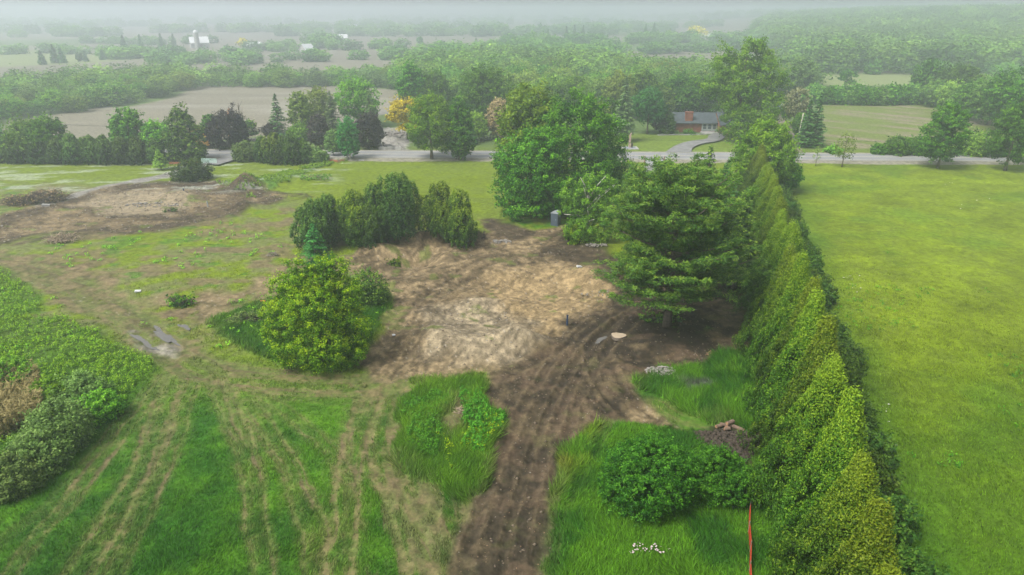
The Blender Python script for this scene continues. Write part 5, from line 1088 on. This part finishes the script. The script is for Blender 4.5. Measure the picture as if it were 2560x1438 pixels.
# fences
def rail_fence(p0, p1, n, label, mat, hgt=1.25, rails=3):
    (x0, y0, _), (x1, y1, _) = P(*p0), P(*p1); t = thing('rail_fence', label, 'fence', (x0, y0, gz(x0, y0)), math.atan2(y1-y0, x1-x0)); Lf = math.hypot(x1-x0, y1-y0)
    for k in range(n): mb = MB(); mb.box(-.09, .09, -.09, .09, 0, hgt+.15, at=(Lf*k/(n-1), 0, 0)); obj('post', mb.mesh('fence_post', mat), t)
    mb = MB(); 
    for r in range(rails): mb.box(0, Lf, -.13, -.09, .3+r*(hgt-.35)/(rails-1), .46+r*(hgt-.35)/(rails-1))
    obj('rails', mb.mesh('fence_rails', mat), t)
m_black = mat_plain('black_painted_board', (.025, .028, .025), .7, .3, 2); m_oldw = mat_plain('weathered_rail', (.19, .15, .11), .9, .3, 2)
rail_fence((600, 342), (672, 325), 10, 'black board fence between the purple maple and the pointed spruce', m_black)
rail_fence((1178, 366), (1262, 338), 12, 'black board fence left of the giant maple', m_black)
rail_fence((500, 372), (600, 366), 12, 'low black board fence beneath the large purple maple', m_black, 1.0)
rail_fence((896, 372), (946, 371), 6, 'low weathered rail fence left of the concrete blocks', m_oldw, .7, 2)
# orange snow fence seen nearly end on
m_rust2 = mat_plain('faded_rust_mesh', (.34, .12, .06), .8, .2, 4); m_or = mat_plain('red_orange_mesh', (.36, .04, .015), .7, .15, 4)
def snow_fence(pts, label, hgt=1.1, m_=m_or):
    t = thing('snow_fence', label, 'fence', (pts[0][0], pts[0][1], gz(*pts[0]))); x0, y0 = pts[0]; mb = MB(); rr = random.Random(4)
    for (a, b), (c, d) in zip(pts[:-1], pts[1:]):
        Ls = math.hypot(c-a, d-b); n = max(2, int(Ls/.16)); ang = math.atan2(d-b, c-a)
        for k in range(n): q = k/n; mb.box(-.05, .05, -.012, .012, .05, hgt+rr.uniform(-.04, .04), ang, (a+(c-a)*q-x0, b+(d-b)*q-y0, 0), rr.uniform(-.05, .05))
        for zz in (.2, .6, 1.0): mb.box(0, Ls, .014, .03, zz*hgt, zz*hgt+.05, ang, (a-x0, b-y0, 0))
    obj('slats', mb.mesh('fence_slats', m_), t)
    for k in range(0, len(pts)): mb = MB(); mb.tube([(pts[k][0]-x0, pts[k][1]-y0, 0), (pts[k][0]-x0, pts[k][1]-y0, hgt+.25)], .035, 5); obj('post', mb.mesh('fence_stake', m_oldw), t)
sf = [PZ(1872, 1286), PZ(1870, 1335), PZ(1874, 1385), PZ(1872, 1436), PZ(1876, 1500)]; snow_fence(sf, 'red-orange snow fence running along the foot of the cedar row', .85)
snow_fence([PZ(424, 411), PZ(460, 412), PZ(500, 411)], 'sagging rust-orange fence left of the pale green gate', .5, m_rust2)
snow_fence([PZ(824, 405), PZ(845, 407), PZ(862, 405)], 'short rust-orange fence under the blue-green tree', .6, m_rust2)
# portable toilet
x, y, _ = P(1389, 563); t = thing('portable_toilet', 'grey portable toilet cabin with a pale roof under the giant maple', 'portable toilet', (x, y, gz(x, y)+.03), math.radians(-28))
cab = mat_plain('grey_plastic', (.06, .08, .10), .55, .08, 2); cab2 = mat_plain('pale_grey_plastic', (.26, .29, .30), .5, .08, 2)
mb = MB(); mb.box(-.62, .62, -.62, .62, .15, 2.1); mb.box(-.66, .66, -.66, .66, 0, .15)
for sx_ in (-.62, .57):
    for sy_ in (-.645, .62): mb.box(sx_, sx_+.05, sy_, sy_+.025, .15, 2.1)
obj('cabin', mb.mesh('cabin', cab), t)
mb = MB(); mb.box(-.68, .68, -.68, .68, 2.1, 2.16); n = 8
vv = [(-.66+1.32*i/n, s*.66, 2.16+.26*math.sin(math.pi*i/n)) for s in (-1, 1) for i in range(n+1)]; ff = [(i, i+1, n+2+i, n+1+i) for i in range(n)]+[tuple(range(n, -1, -1)), tuple(range(n+1, 2*n+2))]; mb.add(vv, ff)
obj('roof', mb.mesh('cabin_roof', cab2), t)
mb = MB(); mb.box(-.40, .40, -.66, -.625, .25, 1.98); d = obj('door', mb.mesh('cabin_door', cab), t); mb = MB(); mb.box(.26, .34, -.69, -.662, 1.0, 1.2); obj('handle', mb.mesh('door_handle', cab2), d)
mb = MB(); mb.box(.622, .645, -.3, .35, 1.45, 1.9); obj('vent_panel', mb.mesh('vent_panel', cab2), t)
# utility pole and line
x, y, z = P(1992, 362); pole = mat_plain('weathered_pole', (.36, .33, .27), .9, .2, 3)
t = thing('utility_pole', 'leaning pale utility pole at the start of the gravel lane', 'pole', (x, y, gz(x, y))); hp = top_z(x, y, 283)-z; mb = MB(); mb.tube([(0, 0, -.2), (.45, 0, hp)], [.19, .13], 9); obj('shaft', mb.mesh('pole_shaft', pole, True), t)
mb = MB(); mb.tube([(.36, -.05, hp*.86), (.36, -.25, hp*.86)], .05, 6); mb.tube([(.36, -.25, hp*.84), (.36, -.25, hp*.9)], .07, 6); obj('insulator', mb.mesh('pole_insulator', cab2), t)
mb = MB()
for yy, h0, h1 in ((158.0, 3.2, 3.4),):
    pts = [(xx, 158.5-.03*xx, 5.6+1.0*((xx-40)/190.)**2*4-.004*xx) for xx in np.linspace(-230, 260, 40)]; mb.tube(pts, .022, 4)
thing('overhead_wire', 'thin dark cable sagging along the near side of the road', 'cable', me=mb.mesh('overhead_wire', m_black))
# mailbox and stake by the gate
x, y, _ = P(1690, 402); t = thing('mailbox', 'small dark mailbox on a post beside the road gate', 'mailbox', (x, y, gz(x, y)+.1)); mb = MB(); mb.tube([(0, 0, 0), (0, 0, 1.05)], .06, 6); obj('post', mb.mesh('mailbox_post', m_oldw), t); mb = MB(); mb.box(-.16, .16, -.28, .28, 1.05, 1.25); mb.tube([(0, -.28, 1.25), (0, .28, 1.25)], .16, 10); obj('box', mb.mesh('mailbox_box', m_black), t)
for px_, lb in ((1698, 'thin stake just right of the mailbox'), (1684, 'thin pale stake just left of the mailbox')):
    x, y, _ = P(px_, 402); mb = MB(); mb.tube([(0, 0, 0), (0, 0, 1.3)], .04, 5); mb.tube([(0, 0, 1.3), (0, 0, 1.42)], [.07, .02], 5); thing('marker_stake', lb, 'stake', (x, y, gz(x, y)+.1), me=mb.mesh('marker_stake', pole))
# dark standpipes
m_navy = mat_plain('dark_blue_pipe', (.012, .035, .085), .45, .1, 2)
for (px_, py_, pt_, lb) in ((1418, 812, 790, 'short dark blue standpipe at the edge of the mud track'), (462, 492, 475, 'short dark standpipe standing on the left bare pit'), (520, 518, 505, 'small pale marker at the right of the left bare pit')):
    x, y, z = P(px_, py_); z = gz(x, y); hh = max(.5, top_z(x, y, pt_)-z+.1); mb = MB(); mb.tube([(0, 0, -.2), (0, 0, hh)], .10, 10); mb.tube([(0, 0, hh-.12), (0, 0, hh)], .125, 10)
    thing('standpipe', lb, 'pipe', (x, y, z), me=mb.mesh('standpipe', m_navy if 'dark' in lb else cab2))
# stump, puddles, panel
x, y, _ = P(1546, 842); zz = gz(x, y)-.05; t = thing('cut_stump', 'pale flat disc of a freshly cut stump in the dark mud', 'stump', (x, y, zz)); n = 22; rr = random.Random(9); rad = [.80*(1+.12*math.sin(3*k*.2856+1)+rr.uniform(-.04, .04)) for k in range(n)]
mb = MB(); V = [(rad[k]*1.08*math.cos(k*2*math.pi/n), rad[k]*.9*math.sin(k*2*math.pi/n), -.1) for k in range(n)]+[(rad[k]*math.cos(k*2*math.pi/n), rad[k]*.84*math.sin(k*2*math.pi/n), .22) for k in range(n)]; mb.add(V, [(k, (k+1) % n, n+(k+1) % n, n+k) for k in range(n)]); obj('bark_side', mb.mesh('stump_bark', bark), t)
mb = MB(); mb.add([(a, b, .225) for a, b, _ in V[n:]], [tuple(range(n))]); obj('cut_face', mb.mesh('stump_face', mat_plain('fresh_cut_wood', (.30, .24, .165), .8, .12, 3)), t)
water = mat_plain('muddy_water', (.075, .068, .055), .10, .12, 1, spec=.7)
def puddle(p0, p1, wid, label, zoff=.03):
    """an uneven pool between two spots"""
    (ax, ay), (bx_, by_) = PZ(*p0), PZ(*p1); cx, cy = (ax+bx_)/2, (ay+by_)/2; Lp = math.hypot(bx_-ax, by_-ay)/2; ang = math.atan2(by_-ay, bx_-ax); n = 40; rr_ = random.Random(len(label)); ph = rr_.random()*6
    pts = []
    for k in range(n):
        t_ = 2*math.pi*k/n; q = 1+.22*math.sin(3*t_+ph)+.16*math.sin(5*t_+2*ph)+rr_.uniform(-.06, .06); u, v = math.cos(t_)*Lp*q, math.sin(t_)*wid*q
        pts.append((cx+u*math.cos(ang)-v*math.sin(ang), cy+u*math.sin(ang)+v*math.cos(ang)))
    zt = float(np.median(ground_cols(np.array([p[0] for p in pts]), np.array([p[1] for p in pts]))[1]))+zoff
    mb = MB(); mb.add([(cx, cy, zt)]+[(a, b, zt) for a, b in pts], [(0, k+1, (k+1) % n+1) for k in range(n)]); o = obj('puddle', mb.mesh('puddle', water)); o['kind'] = 'structure'; o['label'] = label
puddle((1488, 858), (1516, 839), .28, 'small puddle in the mud track', .05)
puddle((384, 818), (442, 860), .55, 'long grey puddle in the left track crossing')
puddle((334, 834), (398, 872), .45, 'grey puddle left of the track crossing')
puddle((446, 810), (476, 824), .3, 'small puddle right of the track crossing')
def slabs(px_, py_, items, label, name, cat, mat, group=None):
    x, y, _ = P(px_, py_); t = thing(name, label, cat, (x, y, gz(x, y)+.02), 0, group); mb = MB(); rr = random.Random(px_)
    for (dx, dy, a, b, c, r, tl) in items: mb.box(-a/2, a/2, -b/2, b/2, 0, c, r, (dx, dy, 0), tl)
    obj('pieces', mb.mesh(name, mat), t); return t
def single(px_, py_, a, b, c, r, tl, label, name, cat, mat):
    x, y, _ = P(px_, py_); mb = MB(); mb.box(-a/2, a/2, -b/2, b/2, 0, c, 0, (0, 0, 0), tl); mb.box(-a/2+.05, a/2-.05, -b/2-.03, b/2+.03, c*.2, c*.7, 0, (0, 0, 0), tl)
    return thing(name, label, cat, (x, y, gz(x, y)+.05), r, me=mb.mesh(name, mat))
m_sheet = mat_plain('white_sheet', (.42, .43, .43), .6, .08, 2)
single(1447, 681, .65, .45, .22, .3, .25, 'small white panel lying on the brown heap', 'discarded_sheet', 'panel', m_sheet)
single(345, 730, .7, .5, .15, .3, .1, 'white scrap lying in the worn meadow', 'discarded_sheet', 'panel', m_sheet)
single(115, 518, 1.2, .7, .5, .4, .2, 'grey block lying beside the left dark track', 'concrete_scrap', 'block', concrete)
single(904, 401, 1.3, .8, .1, .1, .02, 'flat white board on the lawn by the road', 'scrap_board', 'board', m_sheet)
single(658, 757, .6, .3, .22, .3, .1, 'orange plastic scrap left of the box elder', 'plastic_scrap', 'scrap', mat_plain('orange_plastic', (.75, .20, .07), .6, .1, 2))
single(985, 849, .3, .25, .12, .5, .1, 'tiny white scrap at the foot of the ring track', 'discarded_sheet', 'panel', m_sheet)
for k, (px_, w_, m_) in enumerate([(958, 2.1, concrete), (977, 2.3, mat_plain('dark_concrete', (.22, .215, .2), .9, .2, 1)), (993, 2.1, concrete)]):
    x, y, _ = P(px_, 377); mb = MB(); hw = w_/2; mb.add([(-hw, -.35, 0), (hw, -.35, 0), (hw, .35, 0), (-hw, .35, 0), (-hw, -.25, .95), (hw, -.25, .95), (hw, .25, .95), (-hw, .25, .95)], [(0, 3, 2, 1), (4, 5, 6, 7), (0, 1, 5, 4), (1, 2, 6, 5), (2, 3, 7, 6), (3, 0, 4, 7)]); mb.box(-.25, .25, -.1, .1, .95, 1.05)
    thing('concrete_block', ['left pale concrete block closing the rubble yard', 'darker middle concrete block closing the rubble yard', 'right pale concrete block closing the rubble yard'][k], 'block', (x, y, gz(x, y)+.05), me=mb.mesh('concrete_block', m_), group='concrete blocks before the rubble yard')
# heaps of stone, rubble, logs and brush
def stone_heap(px_, py_, rx, ry, h, n, s, label, mat, name='stone_heap', cat='heap', seed=1):
    x, y, _ = P(px_, py_); rr = random.Random(seed); mb = MB()
    for k in range(n):
        r = math.sqrt(rr.random()); a = rr.random()*6.28; zz = h*(1-r*r)*rr.random(); q = s*rr.uniform(.6, 1.4)
        v = [(sx*q*rr.uniform(.7, 1.1), sy*q*rr.uniform(.6, 1), sz*q*rr.uniform(.5, .8)) for sz in (-.5, .5) for sy in (-.5, .5) for sx in (-.5, .5)]; c, s_ = math.cos(a*3), math.sin(a*3)
        mb.add([(vx*c-vy*s_+math.cos(a)*r*rx, vx*s_+vy*c+math.sin(a)*r*ry, vz+zz+.1) for vx, vy, vz in v], [(0, 2, 3, 1), (4, 5, 7, 6), (0, 1, 5, 4), (2, 6, 7, 3), (0, 4, 6, 2), (1, 3, 7, 5)])
    thing(name, label, cat, (x, y, gz(x, y)), me=mb.mesh(name, mat))
m_rock = mat_plain('grey_field_stone', (.20, .185, .165), .9, .3, 6)
stone_heap(1652, 932, 1.5, .9, .4, 130, .24, 'heap of grey field stones between mud and bright grass', m_rock, seed=3)
stone_heap(1255, 606, 1.6, .7, .2, 40, .3, 'scatter of pale rubble at the top of the clearing', m_rock, 'rubble_scatter', seed=4)
stone_heap(985, 340, 3.5, 4, .8, 150, .9, 'grey rubble filling the yard beyond the road', m_rock, 'rubble_heap', seed=6)
stone_heap(1500, 735, 2.5, 2, .1, 24, .15, 'pale stones at the right edge of the sandy patch', m_rock, 'rubble_scatter', seed=7)
stone_heap(1490, 624, 1.8, .6, .2, 40, .24, 'stones under the birch bushes', m_rock, 'rubble_scatter', seed=8)
stone_heap(380, 512, 5, 1.6, .1, 50, .3, 'pale rubble on the left bare pit', m_rock, 'rubble_scatter', seed=9)
m_log = mat_plain('log_bark', (.13, .09, .065), .9, .3, 4)
x, y, _ = P(1822, 1076); rr = random.Random(2)
for k, (dx, dy, dz, a, l, r_, lb) in enumerate([(-.75, .35, .1, .4, .6, .17, 'short cut log at the left of the woodpile beside the cedar row'), (-.3, .55, .1, -.3, .6, .16, 'cut log at the back of the woodpile beside the cedar row'), (.1, .3, .12, .7, .8, .2, 'thick cut log in the middle of the woodpile beside the cedar row'), (.15, .35, .45, .5, .75, .18, 'cut log on top of the woodpile beside the cedar row'), (.75, 0, .12, -.75, 1.1, .17, 'long split log at the right of the woodpile beside the cedar row'), (-.2, -.1, .1, .1, .5, .14, 'small cut log at the front of the woodpile beside the cedar row')]):
    t = thing('cut_log', lb, 'log', (x+dx, y+dy, gz(x+dx, y+dy)+dz+.1), a, 'woodpile beside the cedar row'); mb = MB(); mb.tube([(-l/2, 0, 0), (l/2, 0, .02)], [r_, r_*.95], 10); obj('bark', mb.mesh('log_bark', m_log), t)
    for s_ in (-1, 1): mb = MB(); mb.tube([(s_*(l/2+.001), 0, .01), (s_*(l/2+.02), 0, .01)], r_*.88, 10); obj('cut_end', mb.mesh('log_end', m_wood), t)
def brush_pile(px_, py_, rx, ry, h, n, label, mat, leafpal=None, nl=0, seed=1, rot=0, thick=.05):
    x, y, _ = P(px_, py_); t = thing('brush_pile', label, 'brush pile', (x, y, gz(x, y)), rot); rr = random.Random(seed); mb = MB()
    for k in range(n):
        r = math.sqrt(rr.random())*.8; a = rr.random()*6.28; cx, cy = math.cos(a)*r*rx, math.sin(a)*r*ry; b = rr.random()*6.28; l = rr.uniform(.5, 1)*rx*.7; z0 = rr.random()*h*(1-r*r)
        mb.tube([(cx, cy, z0), (cx+math.cos(b)*l*.5, cy+math.sin(b)*l*.5*ry/rx, z0+rr.uniform(.1, .5)*h), (cx+math.cos(b)*l, cy+math.sin(b)*l*ry/rx, max(.02, z0+rr.uniform(-.3, .6)*h))], [thick*rr.uniform(.6, 1.6), thick*.6, thick*.25], 4)
    obj('twigs', mb.mesh('twigs', mat), t)
    if nl:
        rng = np.random.default_rng(seed); obj('foliage', mesh_crown('pile_foliage', lobed_crown(rng, [(-.4*rx, 0, h*.3, rx*.5, ry*.8, h*.6), (.35*rx, 0, h*.5, rx*.5, ry*.8, h*.6)], .35, nl, .28), PAL[leafpal]), t)
m_twig = mat_plain('dead_twigs', (.23, .18, .125), .95, .35, 4); m_twigd = mat_plain('dark_twigs', (.08, .065, .05), .95, .4, 4)
brush_pile(95, 508, 5.6, 2.2, 1.9, 260, 'long dark brush pile of uprooted shrubs in the left meadow', m_twigd, 'pink', 1500, 3, .42, .07)
brush_pile(157, 604, 2.6, 1.8, 1.1, 170, 'round tan brush pile in the worn meadow', m_twig, None, 0, 4, 0, .06)
brush_pile(428, 528, 1.1, .6, .5, 30, 'small dark brush heap in the left bare pit', m_twigd, 'cedard', 160, 5)
brush_pile(285, 545, .6, .4, .5, 18, 'tiny dark stump heap left in the left bare pit', m_twigd, None, 0, 15)
brush_pile(682, 640, 1.1, .5, .5, 40, 'small grey brush heap left of the small spruce', bark_dead, None, 0, 6, .3)
brush_pile(455, 762, 1.5, 1.0, 1.1, 60, 'dark uprooted shrub on the muddy patch', m_twigd, 'deep', 700, 7)
brush_pile(635, 800, 3.0, .9, .6, 70, 'flattened dark branches left of the box elder', m_twigd, 'sage', 2400, 8, .1)
brush_pile(1195, 600, 1.6, 1.0, 1.3, 90, 'dark tangle of branches beside the right cedar pair', m_twigd, None, 0, 9)
brush_pile(985, 655, 1.2, .7, 1.0, 30, 'fallen green cedar bough lying in the dirt pit', m_twigd, 'cedar', 900, 10, 1.2)
brush_pile(1655, 800, 2.4, .9, .5, 70, 'cut branches left of the great pine trunk', m_twigd, 'pine', 1100, 11)
brush_pile(1775, 886, .5, .35, .35, 7, 'small orange-brown antler-like branch on the dark mud', m_wood, None, 0, 12, 0, .05)
brush_pile(790, 455, 3.5, 2, .5, 30, 'low green brush on the bank beyond the left pit', m_twig, 'fresh', 900, 13)
brush_pile(1150, 1045, .9, .6, .4, 30, 'dry twigs inside the central island', m_twig, None, 0, 14)
# excavator
x, y, _ = P(514, 372); m_yel = mat_plain('machine_yellow', (.42, .24, .05), .5, .1, 2)
t = thing('excavator', 'yellow excavator half hidden between the dark pine and the large purple maple', 'excavator', (x, y, gz(x, y)), .3)
for s_ in (-1, 1):
    mb = MB(); mb.add([(a, s_*1.1+b, c) for b in (-.28, .28) for a, c in ((-1.7, 0), (1.7, 0), (2.0, .4), (1.7, .85), (-1.7, .85), (-2.0, .4))], [tuple(range(5, -1, -1)), tuple(range(6, 12))]+[(k, (k+1) % 6, 6+(k+1) % 6, 6+k) for k in range(6)]); obj('track', mb.mesh('excavator_track', m_black), t)
mb = MB(); mb.box(-1.9, 1.2, -1.3, 1.3, 1.0, 2.0); mb.box(-1.9, -.6, -1.3, 1.3, 2.0, 2.35); mb.tube([(0, 0, .6), (0, 0, 1.0)], .6, 12); obj('body', mb.mesh('excavator_body', m_yel), t)
mb = MB(); mb.box(-.3, 1.2, -1.3, -.2, 2.0, 3.2); cb = obj('cab', mb.mesh('excavator_cab', m_yel), t); mb = MB(); mb.box(-.15, 1.1, -1.34, -1.30, 2.2, 3.05); mb.box(1.2, 1.24, -1.2, -.3, 2.1, 3.05); obj('window', mb.mesh('cab_window', glass), cb)
mb = MB(); mb.tube([(.8, .3, 1.7), (-.6, .3, 5.0)], [.26, .2], 6); mb.tube([(-.6, .3, 5.0), (-3.4, .3, 4.2)], [.2, .2], 6); obj('boom', mb.mesh('excavator_boom', m_yel), t)
mb = MB(); mb.tube([(-3.4, .3, 4.2), (-3.9, .3, 1.9)], [.18, .14], 6); obj('stick', mb.mesh('excavator_stick', m_yel), t); mb = MB(); mb.box(-4.4, -3.6, -.2, .8, 1.2, 1.9); obj('bucket', mb.mesh('excavator_bucket', m_black), t)
# parked car at the end of the lane
x, y, _ = P(1945, 271); t = thing('parked_car', 'dark car with a pale roof parked at the far end of the gravel lane', 'car', (x, y, gz(x, y)+.02), math.radians(95)); carp = mat_plain('dark_car_paint', (.05, .06, .08), .3, .1, 1, spec=.5); silv = mat_plain('pale_car_roof', (.45, .48, .52), .35, .05, 1)
prof = [(-2.2, .35), (2.2, .35), (2.25, .75), (1.3, .95), (-2.1, 1.0), (-2.3, .7)]
def extr(prof, w): n = len(prof); return [(a, s_*w, c) for s_ in (-1, 1) for a, c in prof], [tuple(range(n)), tuple(range(2*n-1, n-1, -1))]+[(k, n+k, n+(k+1) % n, (k+1) % n) for k in range(n)]
mb = MB(); mb.add(*extr(prof, .88)); obj('body', mb.mesh('car_body', carp), t)
mb = MB(); mb.add(*extr([(-1.9, 1.0), (1.2, .96), (.5, 1.46), (-1.4, 1.48)], .76)); obj('window', mb.mesh('car_windows', glass), t); mb = MB(); mb.add(*extr([(-1.45, 1.485), (.5, 1.465), (.45, 1.53), (-1.35, 1.55)], .74)); obj('roof', mb.mesh('car_roof', silv), t)
for sx_ in (-1.4, 1.4):
    for sy_ in (-.8, .8): mb = MB(); mb.tube([(sx_, sy_-.1, .34), (sx_, sy_+.1, .34)], .34, 14); obj('wheel', mb.mesh('car_wheel', m_black), t)
# distant farm buildings
m_wh = mat_plain('white_painted_metal', (.55, .56, .57), .6, .05, .5); m_barn = mat_plain('weathered_barn', (.34, .34, .32), .9, .1, .5)
def farm(px_, py_, Lb, Wb, Hb, Hr, rz, label, name='farm_building', silo=None, wallm=None, roofm_=None):
    x, y, _ = P(px_, py_); t = thing(name, label, 'building', (x, y, gz(x, y)-.2), rz); mb = MB(); mb.box(-Lb/2, Lb/2, -Wb/2, Wb/2, 0, Hb)
    for s_ in (-1, 1): mb.add([(s_*Lb/2, -Wb/2, Hb), (s_*Lb/2, Wb/2, Hb), (s_*Lb/2, 0, Hr)], [(0, 1, 2)])
    obj('wall', mb.mesh('farm_wall', wallm or m_barn), t); mb = MB(); v, f = gable(-Lb/2-.4, Lb/2+.4, -Wb/2, Wb/2, Hb+.02, Hr+.02, .5, .2); mb.add(v, f); obj('roof', mb.mesh('farm_roof', roofm_ or m_wh), t)
    mb = MB(); mb.box(-Lb*.12, Lb*.12, -Wb/2-.06, -Wb/2, .3, Hb*.7); obj('door', mb.mesh('farm_door', m_oldw), t)
    if silo:
        sx_, sy_ = silo; t2 = thing('farm_silo', 'pale domed silo standing against the far barn', 'silo', (x+sx_, y+sy_, gz(x, y)-.2)); mb = MB(); mb.lathe([(2.2, 0), (2.2, 14.0)], 18); obj('cylinder', mb.mesh('silo_cylinder', concrete), t2); mb = MB(); mb.lathe([(2.3, 14.0), (2.0, 15.2), (1.3, 16.0), (.1, 16.3)], 18); obj('dome', mb.mesh('silo_dome', m_wh), t2)
farm(500, 120, 16, 11, 5, 10, .5, 'far grey barn with a bright white roof', 'far_barn', silo=(2, -9))
farm(638, 122, 12, 7, 3.2, 6, .1, 'small white far farmhouse beside the pale yellow tree', 'far_farmhouse', wallm=m_wh)
farm(622, 120, 6, 6, 3, 5, .1, 'tiny white outbuilding left of the small far farmhouse', 'far_outbuilding', wallm=m_wh)
farm(768, 132, 10, 7, 3, 7, 1.0, 'far building with a white roof poking out of the tree line', 'far_building')
farm(854, 102, 14, 8, 3.5, 7, .2, 'far white roofed house beside the dark tree group', 'far_house')
farm(884, 72, 24, 10, 5, 9, 0, 'farthest pale building left of centre near the horizon', 'far_building')
farm(882, 84, 30, 8, 3, 5, 0, 'long low far building below the farthest pale one', 'far_building')
farm(1296, 116, 12, 8, 3.5, 6.5, .1, 'small white far house in the middle of the hazy woods', 'far_house', wallm=m_wh)
farm(1766, 100, 18, 9, 4, 7, .1, 'small white far house below the dull yellow far tree', 'far_house', wallm=m_wh)
farm(1978, 102, 10, 8, 4, 7, .1, 'small pale far house at the foot of the wooded hillside', 'far_house', wallm=m_wh)

# ------------------------------------------------------------------ the hazy air
mb = MB(); mb.box(-9600, 9600, -9600, 9600, -9.0, 47.0)
m, n, l = new_mat('haze_air'); out = n.new('ShaderNodeOutputMaterial'); pv = n.new('ShaderNodeVolumePrincipled'); pv.inputs['Color'].default_value = (0.78, 0.85, 0.90, 1); pv.inputs['Density'].default_value = HAZE_DENSITY; pv.inputs['Anisotropy'].default_value = 0.65
l.new(pv.outputs[0], out.inputs['Volume']); hz = obj('haze', mb.mesh('haze', m)); hz['kind'] = 'stuff'; hz['label'] = 'pale damp haze filling the air'
